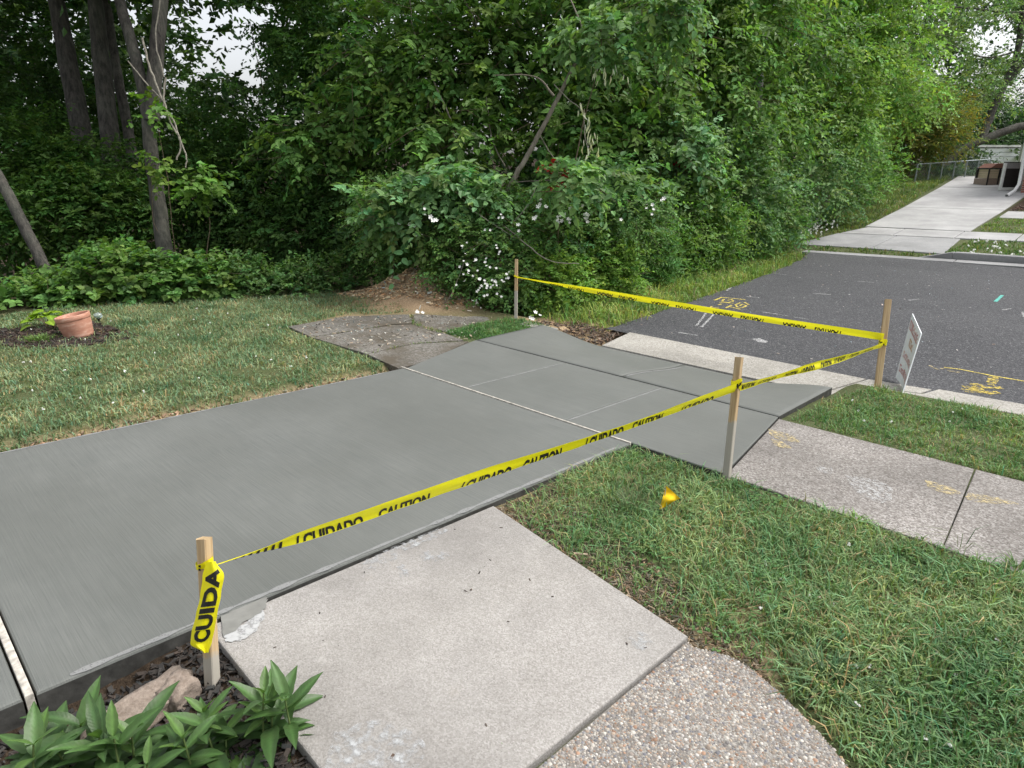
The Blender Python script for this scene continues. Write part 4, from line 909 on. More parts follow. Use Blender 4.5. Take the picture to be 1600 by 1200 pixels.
# the mass of woods behind everything
bw = []
for i, xx in enumerate(np.arange(-260, 1000, 75)):
    for yy in (330, 220, 110, 0, -110): bw.append(B(xx + (i * 37) % 40, yy + (i * 53) % 50, 24 + (i * 7) % 5, 75, 75))
for i, xx in enumerate(np.arange(950, 1750, 70)):
    for yy in (230, 130, 30, -70): bw.append(B(xx + (i * 37) % 40, yy + (i * 53) % 50, 36 + (i * 7) % 8 + max(0, (xx - 1300)) * .03, 70, 65))
fo = foliage('background_woods', None, 101, bw, 15000, k=10, slen=1.1, L=.36, W=.26, base=(.036, .075, .024), simple_=True, face=.5, inner=.95, keep=gap, zmin=zg(.1))
tag(fo, 'dark mass of woodland trees behind the nearer trees', 'woods', kind='stuff')
# ------------------------------------------------------------------ stakes
def stake(label, base, top, w, d, rz, seed, cement=.0, point=False, hid=.12):
    base = Vector(base); top = Vector(top); ax = (top - base); Ls = ax.length; ax.normalize()
    t = thing('wooden_stake', label, 'stake', tuple(base), group='wooden stakes holding the caution tape')
    vx = ax.cross(Vector((CO[0], CO[1], base.z)) - base).normalized(); vy = ax.cross(vx)
    rot = Matrix(((vx.x, vy.x, ax.x), (vx.y, vy.y, ax.y), (vx.z, vy.z, ax.z))).to_4x4() @ Matrix.Rotation(rz, 4, 'Z')
    rows = 14; V = []; C = []; r = random.Random(seed)
    for i in range(rows + 1):
        z = -hid + (Ls + hid) * i / rows; f = 1 if z > 0 else max(.25, 1 + z / .16)
        for sx, sy in ((-1, -1), (1, -1), (1, 1), (-1, 1)):
            # chamfered square section, two verts to a corner
            c = .004
            for k in ((sx * (w / 2 - c), sy * d / 2), (sx * w / 2, sy * (d / 2 - c))) if sx * sy < 0 else ((sx * w / 2, sy * (d / 2 - c)), (sx * (w / 2 - c), sy * d / 2)):
                V.append((k[0] * f + r.uniform(-.0006, .0006), k[1] * f + r.uniform(-.0006, .0006), z + (r.uniform(-.003, .003) if i == rows else 0)))
                C.append((float(np.clip((cement - z) / .12 + .5, 0, 1)) if cement else 0, 0, 0))
    F = [(i * 8 + k, i * 8 + (k + 1) % 8, (i + 1) * 8 + (k + 1) % 8, (i + 1) * 8 + k) for i in range(rows) for k in range(8)]
    me_o = nobj('post', V, np.array(F), WOOD, t, np.array(C))
    bm = bmesh.new(); bm.from_mesh(me_o.data); bm.verts.ensure_lookup_table()
    bm.faces.new([bm.verts[rows * 8 + k] for k in range(8)]); bm.faces.new([bm.verts[k] for k in range(7, -1, -1)])
    bmesh.ops.recalc_face_normals(bm, faces=bm.faces); bm.to_mesh(me_o.data); bm.free()
    me_o.matrix_local = rot
    return t
sb = G(334, 1100, -.14, True); d0 = depth(sb)
stN = (sb, at(319, 841, d0 - .01)); stake('nearest square wooden stake in the mulch bed, tape tail tied on', *stN, .045, .045, math.radians(45), 1, .2)
sb = G(1135, 748, -.02, True); stM = (sb, at(1155, 558, depth(sb) + .0)); stake('grey-footed wooden stake at the corner of the old sidewalk', *stM, .05, .034, math.radians(-30), 2, .38)
sb = G(1370, 613); stR = (sb, at(1388, 468, depth(sb) - .02)); stake('clean pale wooden stake by the street beside the white sign', *stR, .06, .03, math.radians(14), 3)
sb = G(806, 503, -.05, True); stF = (sb, at(807, 405, depth(sb))); stake('farthest thin wooden stake in front of the rose bush', *stF, .046, .03, math.radians(-14), 4, .45)

# ------------------------------------------------------------------ caution tape
tape = thing('caution_tape', 'yellow caution tape strung between the four wooden stakes', 'tape', tuple(stM[0]))
tinv = Matrix.Translation(tape.location).inverted()
TW = .076
def text_mesh(body, height, sx=.62, bold=.045):
    cu = bpy.data.curves.new('txt', 'FONT'); cu.body = body; cu.size = 1; cu.offset = bold; cu.resolution_u = 3
    o = bpy.data.objects.new('txt', cu); col.objects.link(o); bpy.context.view_layer.update()
    me = bpy.data.meshes.new_from_object(o.evaluated_get(bpy.context.evaluated_depsgraph_get()))
    bpy.data.objects.remove(o); bpy.data.curves.remove(cu)
    V = np.zeros(len(me.vertices) * 3); me.vertices.foreach_get('co', V); V = V.reshape(-1, 3)
    V[:, 1] -= V[:, 1].min(); k = height / V[:, 1].max(); V[:, :2] *= k; V[:, 0] -= V[:, 0].min(); V[:, 0] *= sx
    me.vertices.foreach_set('co', V.ravel()); return me, V[:, 0].max()
class Ribbon:
    def __init__(s, a, b, sag, phi, wfun, seed, crease=.004):
        s.a, s.b = np.array(a), np.array(b); s.L = np.linalg.norm(s.b - s.a); s.sag = sag; s.phi = phi; s.w = wfun; s.seed = seed; s.cr = crease
        s.t = unit(s.b - s.a); s.u0 = unit(UPV - s.t * s.t[2]); s.n0 = np.cross(s.t, s.u0)
        if s.n0 @ (CO - s.a) < 0: s.n0 = -s.n0
    def pt(s, l, t, off=0.0):
        """l metres along, t in 0..1 across"""
        u = l / s.L; c = s.a + (s.b - s.a) * u - UPV * s.sag * 4 * u * (1 - u)
        p = s.phi(l); w = s.u0 * math.cos(p) + s.n0 * math.sin(p); n = s.n0 * math.cos(p) - s.u0 * math.sin(p)
        wd = s.w(l); k = wd / TW
        dn = s.cr * k * (math.sin(t * 5.5 + l * 3.1 + s.seed) + .6 * noise.noise((l * 6, t * 2.5, s.seed))) + .012 * k * (abs(t - .62) - .3)
        return c + w * (t - .5) * wd + n * (dn + off)
    def mesh(s, name, step=.02, nt=8):
        n = int(s.L / step); V = [s.pt(s.L * i / n, j / nt) for i in range(n + 1) for j in range(nt + 1)]
        F = [(i * (nt + 1) + j, i * (nt + 1) + j + 1, (i + 1) * (nt + 1) + j + 1, (i + 1) * (nt + 1) + j) for i in range(n) for j in range(nt)]
        o = nobj(name, V, np.array(F), TAPE, tape, smooth=True); o.matrix_parent_inverse = tinv; return o
    def letters(s, part, words, l0, h=.058, y0=.0, clip0=.0, clip1=.075, mirror=False, gapw=.05, lmax=None):
        l = l0; lm = lmax or s.L
        bmA = bmesh.new()
        i = 0
        while True:
            wd_ = words[i % len(words)]; me, wid = text_mesh(wd_, h, .6)
            if l + wid > lm: bpy.data.meshes.remove(me); break
            bm = bmesh.new(); bm.from_mesh(me); bpy.data.meshes.remove(me)
            for cut, nn in ((clip0 - y0, -1), (clip1 - y0, 1)):
                bmesh.ops.bisect_plane(bm, geom=bm.verts[:] + bm.edges[:] + bm.faces[:], plane_co=(0, cut, 0), plane_no=(0, nn, 0), clear_outer=True)
            bmesh.ops.triangulate(bm, faces=bm.faces)
            bmesh.ops.subdivide_edges(bm, edges=[e for e in bm.edges if e.calc_length() > .015], cuts=1)
            for v_ in bm.verts:
                xx = (wid - v_.co.x) if mirror else v_.co.x
                v_.co = Vector(s.pt(l + xx, (v_.co.y + y0) / TW, .0022))
            tmp = bpy.data.meshes.new('tmp'); bm.to_mesh(tmp); bm.free(); bmA.from_mesh(tmp); bpy.data.meshes.remove(tmp)
            l += wid + (gapw if i % 2 == 0 else gapw * 2.3); i += 1
        o = bobj('lettering', bmA, INK, part); o.matrix_parent_inverse = Matrix.Identity(4); o['kind'] = 'stuff'
        return o
def on(stk, x, y): 
    """point on a stake nearest the sight line through a pixel, pulled to its near face"""
    a, b = np.array(stk[0]), np.array(stk[1]); best = min(np.linspace(0, 1, 200), key=lambda u: abs(pxy((a + (b - a) * u)[None])[1][0] - y))
    p = a + (b - a) * best; return p + unit((CO - p) * np.array([1, 1, 0])) * .03
A1, M1 = on(stN, 330, 879), on(stM, 1150, 604)
R1, R3, F3 = on(stR, 1380, 538), on(stR, 1383, 526), on(stF, 806, 432)
A1 = A1 + RT * .02
L1 = np.linalg.norm(M1 - A1)
sm = lambda x: float(np.clip(x, 0, 1) ** 2 * (3 - 2 * np.clip(x, 0, 1)))
s1 = Ribbon(A1, M1, .008, lambda l: .42 + .9 * (1 - sm(l / .35)) - .15 * math.sin(l * 2.2), lambda l: .012 + (TW - .012) * sm((l - .04) / .42) * (.95 + .05 * math.sin(l * 5 + 1)), 1.3, .006)
p1 = s1.mesh('tape_span'); s1.letters(p1, ['/ CUIDADO', 'CAUTION'], .33, .078, -.036, .004, .044, gapw=.075)
bands = bmesh.new()
for i_ in range(9):                                            # print showing on the twisted end
    l_ = .02 + i_ * .03
    a_ = [s1.pt(l_, .0, .003), s1.pt(l_ + .014, .0, .003), s1.pt(l_ + .02, .6, .003), s1.pt(l_ + .008, .6, .003)]
    bands.faces.new([bands.verts.new(tuple(x_)) for x_ in a_])
o = bobj('print_bands', bands, INK, p1); o['kind'] = 'stuff'
s2 = Ribbon(M1, R1, .012, lambda l: .35 + .25 * math.sin(l * 3), lambda l: TW * (.88 + .07 * math.sin(l * 6)), 2.1, .006)
p2 = s2.mesh('tape_span'); s2.letters(p2, ['CAUTION', '/ CUIDADO'], .06, .07, -.016, .01, .056, gapw=.06)
s3 = Ribbon(F3, R3, .02, lambda l: .2 + .5 * (1 - sm(l / 1.5)) + .12 * math.sin(l * 2.5), lambda l: TW * (.35 + .6 * sm(l / 1.6)), 3.4)
p3 = s3.mesh('tape_span'); s3.letters(p3, ['CUIDADO', '\\ CAUTION'], .6, .07, .0, .0, .034, True, gapw=.09)
# wraps round the stakes
def wrap(p, rad, z0, h, seed, name='tape_wrap'):
    n = 20; V = []; 
    for i in range(n + 1):
        a = 2 * math.pi * i / n; rr = rad * (1 + .1 * math.sin(3 * a + seed))
        for j in range(4): V.append((p[0] + rr * math.cos(a), p[1] + rr * math.sin(a), p[2] + z0 + h * (j / 3 - .5) * (1 + .25 * math.sin(2 * a + seed)) + .012 * math.sin(a + seed)))
    F = [(i * 4 + j, i * 4 + j + 1, (i + 1) * 4 + j + 1, (i + 1) * 4 + j) for i in range(n) for j in range(3)]
    o = nobj(name, V, np.array(F), TAPE, tape, smooth=True); o.matrix_parent_inverse = tinv; return o
def axis_pt(stk, z):
    a, b = np.array(stk[0]), np.array(stk[1]); u = (z - a[2]) / (b[2] - a[2]); return a + (b - a) * u
for stk, z, rad, h, sd_ in ((stN, A1[2], .033, .03, 1), (stM, M1[2] + .015, .034, .062, 2), (stR, R1[2] + .02, .037, .05, 3), (stF, F3[2], .034, .03, 4)):
    w_ = wrap(axis_pt(stk, z), rad, 0, h, sd_)
    bm = bmesh.new(); r = random.Random(sd_); ap = axis_pt(stk, z)
    for _ in range(5):
        a_ = math.atan2(-ap[1], -ap[0]) + r.uniform(-.9, .9); zz = ap[2] + r.uniform(-.3, .3) * h; rr = rad * 1.16
        v_ = []
        for da, dz in ((-.14, -.16), (.14, -.2), (.16, .2), (-.1, .16)): v_.append(bm.verts.new((ap[0] + rr * math.cos(a_ + da), ap[1] + rr * math.sin(a_ + da), zz + dz * h)))
        bm.faces.new(v_)
    o = bobj('print_scraps', bm, INK, w_); o['kind'] = 'stuff'
# hanging tail on the nearest stake
class Tail:
    def __init__(s):
        s.px_ = [(329, 878), (331, 900), (326, 930), (321, 960), (318, 985), (317, 1004), (325, 1020)]
        s.wd = [16, 34, 33, 34, 36, 34, 8]; s.d = d0 - .06
    def pt(s, u, t, off=0.0):
        k = u * (len(s.px_) - 1); i = min(int(k), len(s.px_) - 2); f = k - i; f = f * f * (3 - 2 * f)
        x = s.px_[i][0] * (1 - f) + s.px_[i + 1][0] * f; y = s.px_[i][1] + (s.px_[i + 1][1] - s.px_[i][1]) * (k - i); w = s.wd[i] * (1 - f) + s.wd[i + 1] * f
        dd = s.d - .012 * math.sin(t * 3.1) + .01 * math.sin(t * 7 + u * 4) * (.4 + u) - off
        return at(x + (t - .5) * w + 3 * math.sin(u * 5), y + (t - .5) * w * -.12, dd)
tl = Tail(); nT, nA = 34, 10
V = [tl.pt(i / nT, j / nA) for i in range(nT + 1) for j in range(nA + 1)]
F = [(i * (nA + 1) + j, i * (nA + 1) + j + 1, (i + 1) * (nA + 1) + j + 1, (i + 1) * (nA + 1) + j) for i in range(nT) for j in range(nA)]
F += [];
to = nobj('tape_tail', V, np.array(F), TAPE, tape, smooth=True); to.matrix_parent_inverse = tinv
me, wid = text_mesh('CUIDA', .72, .62, .045)
bm = bmesh.new(); bm.from_mesh(me); bmesh.ops.triangulate(bm, faces=bm.faces)
for _ in range(2): bmesh.ops.subdivide_edges(bm, edges=[e for e in bm.edges if e.calc_length() > .12], cuts=1)
bmesh.ops.triangulate(bm, faces=bm.faces)
for v_ in bm.verts:
    u_ = .83 - v_.co.x / wid * .74; t_ = .13 + (.72 - v_.co.y)
    v_.co = Vector(tl.pt(u_, t_, .0035))
o = bobj('lettering', bm, INK, to); o['kind'] = 'stuff'
bpy.data.meshes.remove(me)

# ------------------------------------------------------------------ yard sign
nb, nt2 = np.array(G(1410, 617)), None
sA = at(1410, 616, depth(nb)); sB = at(1440, 521, depth(nb) + .06); sC = at(1426, 490, depth(nb) + .44); sD = at(1400, 590, depth(nb) + .38)
sign = thing('yard_sign', 'white plastic yard sign with red lettering leaning at the street edge', 'sign', tuple(sA))
sinv = Matrix.Translation(sign.location).inverted()
SIGNW = simple('corrugated_plastic', (.8, .83, .85), .5, .3, var=.03)
def quad_pt(u, v, o=0.0):
    p = sA * (1 - u) * (1 - v) + sD * u * (1 - v) + sB * (1 - u) * v + sC * u * v
    n = unit(np.cross(sD - sA, sB - sA)); n = n if n @ (CO - sA) > 0 else -n
    return p + n * (o - .03 * math.sin(u * math.pi) * (1 - v))
V, F = [], []
for o_ in (.004, -.004):
    for i in range(9):
        for j in range(9): V.append(quad_pt(i / 8, j / 8, o_))
for s_ in (0, 81):
    F += [(s_ + i * 9 + j, s_ + (i + 1) * 9 + j, s_ + (i + 1) * 9 + j + 1, s_ + i * 9 + j + 1) for i in range(8) for j in range(8)]
rim = [i * 9 for i in range(9)] + [72 + j for j in range(1, 9)] + [i * 9 + 8 for i in range(7, -1, -1)] + [j for j in range(7, 0, -1)]
F += [(rim[i], rim[(i + 1) % 32], 81 + rim[(i + 1) % 32], 81 + rim[i]) for i in range(32)]
o = nobj('panel', V, np.array(F), SIGNW, sign); o.matrix_parent_inverse = sinv
RED = simple('red_print', (.5, .14, .12), .6, var=.25, nscale=60); ORANGE = simple('orange_print', (.55, .25, .07), .6, var=.2, nscale=60)
rr = random.Random(4)
for (v0, v1, u0_, u1_, m_) in ((.78, .92, .06, .9, RED), (.58, .70, .3, .68, ORANGE), (.36, .45, .1, .85, RED), (.13, .24, .08, .92, RED)):
    bm = bmesh.new(); u_ = u0_
    while u_ < u1_:
        w_ = rr.uniform(.025, .045); hgt = rr.choice((1, 1, .7, .85))
        for (a0, a1, b0, b1) in ((0, .3, 0, hgt), (.3, 1, hgt - .16, hgt), (.3, 1, 0, .16) if rr.random() < .6 else (.7, 1, 0, hgt)):
            q_ = [quad_pt(1 - (u_ + w_ * a), v0 + (v1 - v0) * b, .0062) for a, b in ((a0, b0), (a1, b0), (a1, b1), (a0, b1))]
            bm.faces.new([bm.verts.new(tuple(x)) for x in q_])
        u_ += w_ + rr.uniform(.014, .03)
    o = bobj('print_line', bm, m_, sign); o.matrix_parent_inverse = sinv
WIRE = simple('galvanised_wire', (.35, .36, .37), .4, .5, metal=.8, var=.1)
o = tubes('wire_stand', [(np.array([quad_pt(.25, .3, -.008), quad_pt(.25, 0, -.008), quad_pt(.25, -.28, -.008)]), .004), (np.array([quad_pt(.75, .3, -.008), quad_pt(.75, 0, -.008), quad_pt(.75, -.28, -.008)]), .004)], WIRE, sign, 6); o.matrix_parent_inverse = sinv

# ------------------------------------------------------------------ marking flag
fb = G(1036, 806, -.05, True); df = depth(fb)
flag = thing('marking_flag', 'crumpled yellow marking flag on a short wire in the lawn', 'flag', tuple(fb)); finv = Matrix.Translation(flag.location).inverted()
o = tubes('wire', [(np.array([fb - UPV * .05, at(1037, 790, df), at(1041, 758, df)]), .0026)], WIRE, flag, 5); o.matrix_parent_inverse = finv
FLG = simple('flag_vinyl', (.76, .5, .015), .75, .2, var=.08)
V = []; 
for i in range(9):
    u = i / 8
    for j in range(7):
        v = j / 6; x = 1041 - 11 * u + v * (22 * (1 - u) + 12 * u); y = 759 + 37 * u + v * (20 * (1 - u) ** 1.2 - 5 * u)
        V.append(at(x, y, df - .015 + .02 * math.sin(v * 5 + u * 3) + .01 * math.sin(u * 9)))
F = [(i * 7 + j, i * 7 + j + 1, (i + 1) * 7 + j + 1, (i + 1) * 7 + j) for i in range(8) for j in range(6)]
o = nobj('pennant', V, np.array(F), FLG, flag, smooth=True); o.matrix_parent_inverse = finv

# ------------------------------------------------------------------ clay pot and its bed
pb = G(124, 523, -.05, True)
pot = thing('clay_pot', 'tilted empty terracotta pot half sunk in the lawn bed', 'pot', tuple(pb)); pot.rotation_euler = (math.radians(4), math.radians(-8), .6); pot.scale = (.88, .88, 1.0)
def lathe(name, profile, m, parent, n=36, wob=0):
    V = [(r * math.cos(2 * math.pi * k / n), r * math.sin(2 * math.pi * k / n), z) for r, z in profile for k in range(n)]
    F = [(i * n + k, i * n + (k + 1) % n, (i + 1) * n + (k + 1) % n, (i + 1) * n + k) for i in range(len(profile) - 1) for k in range(n)]
    return nobj(name, V, np.array(F), m, parent, smooth=True)
def terracotta():
    m, nt, b = mat('terracotta'); v = coords(nt)
    n = tex_noise(nt, coords(nt, scale=(3, 3, 14)), 1.5, 5, .65); n2 = tex_noise(nt, v, 14, 5)
    c = ramp(nt, n, [(.3, (.36, .16, .105)), (.52, (.47, .235, .16)), (.68, (.62, .4, .31))])
    c = mix(nt, ramp(nt, n2, [(.55, (0, 0, 0)), (.8, (.5, .5, .5))]), c, (.6, .42, .33))
    nt.links.new(c, b.inputs['Base Color']); b.inputs['Roughness'].default_value = .85; nt.links.new(bump(nt, n, .004, .6), b.inputs['Normal']); return m
TC = terracotta()
lathe('body', [(.001, -.03), (.178, -.03), (.184, 0), (.196, .08), (.197, .086), (.203, .12), (.204, .126), (.211, .19), (.211, .2)], TC, pot)
lathe('rim', [(.211, .199), (.217, .201), (.22, .21), (.221, .252), (.216, .258), (.2, .258), (.194, .25), (.185, .2), (.165, .06), (.001, .05)], TC, pot)
def leaf_mesh(name, L, W, droop, m, seg=7, wave=.0, fold=.25, shape='lance', c=(.06, .13, .035)):
    V, C = [], []
    for i in range(seg + 1):
        u = i / seg
        if shape == 'lance': w = W * math.sin(math.pi * min(1, u ** .8 * .97 + .015)) ** .9
        else: w = W * (math.sin(math.pi * min(1, u * .98 + .01)) ** .6)
        z = -droop * L * u * u; 
        for j, s_ in enumerate((-1, -.5, 0, .5, 1)):
            ser = 1 + (wave * (1 if i % 2 else -1) if abs(s_) == 1 else 0)
            V.append((u * L * math.cos(droop * u * .6), s_ * w * .5 * ser, z + abs(s_) * w * fold + (.012 * math.sin(u * 9 + s_) * abs(s_) * W * 4 if wave else 0)))
            k = 1.55 if s_ == 0 else 1.0 - .1 * (i % 2); C.append((c[0] * k, c[1] * k, c[2] * k))
    F = [(i * 5 + j, i * 5 + j + 1, (i + 1) * 5 + j + 1, (i + 1) * 5 + j) for i in range(seg) for j in range(4)]
    o = nobj(name, V, np.array(F), m, None, np.array(C), smooth=True); me_ = o.data; bpy.data.objects.remove(o); return me_
hm = [leaf_mesh('leaf', .13, .1, .45, LEAF, 6, 0, .12, 'round', c) for c in ((.2, .33, .03), (.25, .38, .04))]
hb = G(75, 512, -.05, True)
hosta = thing('hosta_plant', 'yellow-green broad-leaved plant left of the clay pot', 'plant', tuple(hb))
r = random.Random(6)
for i in range(26):
    a = r.uniform(0, 6.28); rad = r.uniform(0, .2)
    o = bpy.data.objects.new('leaf', hm[i % 2]); link(o, hosta); o.location = (rad * math.cos(a), rad * math.sin(a), .06 + .14 * (1 - rad / .25) + r.uniform(-.02, .03)); o.rotation_euler = (r.uniform(-.3, .3), r.uniform(-.45, .25), a + r.uniform(-.5, .5))
for a in np.arange(0, 6.2, .7): tubes('stem', [taper([(0, 0, -.02), (.06 * math.cos(a), .06 * math.sin(a), .1), (.15 * math.cos(a), .15 * math.sin(a), .14)], .005, .003)], TWIG, hosta, 5)
for i in range(3):
    o = bpy.data.objects.new('leaf', hm[i % 2]); link(o, hosta); o.location = Vector(at(50 + i * 3, 494 + 4 * i, depth(hb))) - Vector(hb); o.rotation_euler = (.3, -.3, i * 2)
GLASS, nt, b = mat('clear_glass'); b.inputs['Base Color'].default_value = (.8, .9, .9, 1); b.inputs['Roughness'].default_value = .08; b.inputs['Transmission Weight'].default_value = .8
gb = G(155, 502, -.05, True)
gl = thing('solar_lamp', 'small glass-topped garden lamp right of the clay pot', 'lamp', tuple(gb))
lathe('post', [(.001, -.08), (.012, -.08), (.012, .03), (.03, .035), (.03, .045), (.001, .047)], simple('dark_plastic', (.03, .03, .032), .5), gl, 14)
lathe('globe', [(.03, .046), (.048, .06), (.055, .08), (.045, .105), (.02, .118), (.001, .12)], GLASS, gl, 18)
def tuft(name, label, base, n, h, w, colr, seed, cat='grass tuft', rad=.06):
    rg_ = np.random.default_rng(seed); P = np.column_stack([rg_.normal(0, rad, n), rg_.normal(0, rad, n)]); ang = np.arctan2(P[:, 1], P[:, 0]) + rg_.normal(0, .6, n)
    b_ = np.column_stack([P * .5, np.full(n, -.01)]); ld = np.column_stack([np.cos(ang), np.sin(ang), np.zeros(n)]); sd2 = np.column_stack([-np.sin(ang), np.cos(ang), np.zeros(n)])
    hh = (h * rg_.uniform(.5, 1.2, n))[:, None]; ww = (w * rg_.uniform(.6, 1.3, n))[:, None]; le = rg_.uniform(.3, 1.3, n)[:, None]
    mid = b_ + UPV * hh * .6 + ld * hh * le * .35; tip = b_ + UPV * hh * (1 - .35 * le) + ld * hh * le
    V_ = np.stack([b_ - sd2 * ww / 2, b_ + sd2 * ww / 2, mid + sd2 * ww * .42, mid - sd2 * ww * .42, tip], 1).reshape(-1, 3); bb = np.arange(n)[:, None] * 5
    o = nobj(name, V_, [bb + np.array([0, 1, 2, 3]), bb + np.array([3, 2, 4])], GRASS, None, np.repeat(pick_col(rg_, n, colr, .2, .1), 5, 0)); o.location = base
    return tag(o, label, cat)
TG = 'coarse grass tufts'
tuft('grass_tuft', 'bushy green grass tuft left of the clay pot base', G(62, 533, -.05, True), 260, .1, .008, (.09, .15, .04), 1, rad=.12)
tuft('grass_tuft', 'coarse bluish grass tuft at the curved walk edge', G(1290, 1075, -.06, True), 150, .14, .009, (.06, .105, .045), 2, rad=.13)
tuft('grass_tuft', 'wiry grass tuft left of the marking flag', G(985, 800, -.06, True), 110, .15, .006, (.085, .12, .055), 3, rad=.12)
tuft('grass_tuft', 'dark coarse tuft beside the dirt strip of the pale slab', G(1010, 860, -.06, True), 120, .11, .007, (.05, .09, .035), 4, rad=.1)
tuft('grass_tuft', 'grass tuft at the sidewalk edge right of the joint', G(1590, 905, -.05, True), 110, .12, .008, (.06, .11, .035), 5)
tuft('grass_tuft', 'weed tuft growing from the sidewalk edge near the joint', G(1338, 822, -.05, True), 60, .1, .012, (.1, .17, .04), 6, rad=.04)
tuft('grass_tuft', 'tall seedy grass wisps at the joint of the old sidewalk', G(1500, 862, -.05, True), 14, .22, .004, (.08, .1, .05), 7, rad=.03)
tuft('grass_tuft', 'small green weed in the joint of the front walk', G(792, 1172, -.03, True), 26, .035, .007, (.1, .17, .05), 8, rad=.02)
tuft('grass_tuft', 'dry grass wisps leaning over the new slab edge', G(880, 775, -.06, True), 40, .16, .004, (.17, .14, .08), 9, rad=.06)
tuft('grass_tuft', 'leafy weed at the corner of the new sidewalk slab', G(985, 722, -.06, True), 60, .1, .012, (.085, .16, .04), 10, rad=.05)

# ------------------------------------------------------------------ rocks, mulch, plants by the drive
def rockmat():
    m, nt, b = mat('reddish_sandstone'); v = coords(nt); n = tex_noise(nt, coords(nt, scale=(1, 1, 3)), 6, 8, .65); n2 = tex_noise(nt, v, 60, 4)
    c = ramp(nt, n, [(.3, (.14, .11, .085)), (.55, (.27, .222, .178)), (.75, (.38, .325, .27))]); c = mix(nt, .3, c, ramp(nt, n2, [(.35, (.14, .09, .07)), (.7, (.46, .38, .33))]))
    nt.links.new(c, b.inputs['Base Color']); b.inputs['Roughness'].default_value = .88; nt.links.new(bump(nt, n2, .006, .8, bump(nt, n, .02, .7)), b.inputs['Normal']); return m
ROCK = rockmat()
def rock(label, loc, size, rz, seed, tilt=(0, 0), name='rock'):
    bm = bmesh.new(); bmesh.ops.create_icosphere(bm, subdivisions=4, radius=1)
    for v_ in bm.verts:
        p = v_.co.copy(); k = max(abs(p.x), abs(p.y) * 1.05, abs(p.z)); p = p.lerp(p / k, .62)
        n_ = noise.noise(p * 1.3 + Vector((seed, 0, 0))) * .22 + noise.noise(p * 3.5 + Vector((0, seed, 0))) * .09 + noise.noise(p * 9) * .03
        p *= 1 + n_; v_.co = Vector((p.x * size[0], p.y * size[1], p.z * size[2]))
    o = bobj(name, bm, ROCK, None, True); o.location = loc; o.rotation_euler = (tilt[0], tilt[1], rz)
    return tag(o, label, 'rock', 'rocks beside the driveway slab')
rl_ = at(205, 1082, 2.47); rock('large flat reddish rock lying along the driveway edge', (rl_[0] + .0, rl_[1], -.085), (.085, .22, .045), math.radians(8), 2.3, (.1, .06))
rl_ = at(275, 1050, 2.55); rock('small blocky rock against the slab behind the large rock', (rl_[0], rl_[1], -.07), (.055, .07, .07), .4, 5.1, (.2, .1))
rl_ = at(12, 1178, 2.22); rock('tan stone at the bottom left corner', (rl_[0], rl_[1], -.12), (.06, .05, .035), .8, 7.7)
# mulch chips
def chips(name, poly, n, label, sz, colr, seed, z=None, parent=None, hgt=.02, thin=1):
    rg_ = np.random.default_rng(seed); P = np.array(poly); lo, hi = P.min(0), P.max(0); pts = rg_.uniform(lo, hi, (n * 3, 2)); pts = pts[inpoly(pts, poly)][:n]; n = len(pts)
    zz = gz_(pts[:, 0], pts[:, 1]) if z is None else z(pts[:, 0], pts[:, 1])
    c = np.column_stack([pts, zz + rg_.uniform(0, hgt, n)])
    a = unit(np.column_stack([rg_.normal(0, 1, (n, 2)), rg_.normal(0, .35, n)])); b_ = unit(np.cross(a, unit(rg_.normal(0, .5, (n, 3)) + UPV))); d_ = np.cross(a, b_)
    la = (sz * rg_.uniform(.4, 1.5, n))[:, None] / 2; lb = la * thin * rg_.uniform(.15, .5, n)[:, None]; lc = la * rg_.uniform(.08, .25, n)[:, None]
    V_ = np.stack([c + sx * a * la + sy * b_ * lb + s3_ * d_ * lc for sx in (-1, 1) for sy in (-1, 1) for s3_ in (-1, 1)], 1).reshape(-1, 3); bb = np.arange(n)[:, None] * 8
    F_ = np.concatenate([bb + np.array(f) for f in ([0, 1, 3, 2], [4, 6, 7, 5], [0, 4, 5, 1], [2, 3, 7, 6], [0, 2, 6, 4], [1, 5, 7, 3])])
    o = nobj(name, V_, F_, CHIP, parent, np.repeat(pick_col(rg_, n, colr, .4, .12), 8, 0)); o['kind'] = 'stuff'
    if label: tag(o, label, 'debris')
    return o
CHIP, nt, b = mat('loose_bits'); a_ = nd(nt, 'ShaderNodeVertexColor', layer_name='Col'); nt.links.new(a_.outputs[0], b.inputs['Base Color']); b.inputs['Roughness'].default_value = .9
chips('mulch_chips', [(-2.66, -.3), (-2.66, .8), (-1.4, .76), (-1.2, -.3)], 5000, 'dark bark mulch in the bed around the nearest stake', .03, (.036, .031, .027), 1)
chips('mulch_chips', [(-10.6, 1.1), (-10.2, 2.3), (-9.0, 2.5), (-8.8, 1.6), (-9.6, 1.0)], 1500, 'dark mulch in the bed around the clay pot', .05, (.045, .032, .025), 2)
chips('dirt_clods', [(-10.3, 6.0), (-10.1, 7.4), (-8.9, 7.9), (-7.7, 7.5), (-7.9, 6.5), (-9.0, 6.0)], 2600, 'crumbly tan clods on the dirt mound beside the rose bush', .05, (.5, .36, .225), 3, hgt=.03)
chips('soil_crumbs', [(XL - .36, .4), (XL - .36, 3.9), (XL - .02, 3.95), (XL - .02, .4)], 900, 'soil crumbs along the left edge of the new driveway', .04, (.27, .19, .13), 4)
chips('dry_thatch', [(-2.66, 2.48), (-2.66, 3.1), (-1.9, 2.75), (-1.0, 2.5), (-.75, 2.2), (-1.19, 2.26)], 5200, 'dry thatch and soil along the right edge of the pale slab', .024, (.2, .155, .105), 5, hgt=.016, thin=.35)
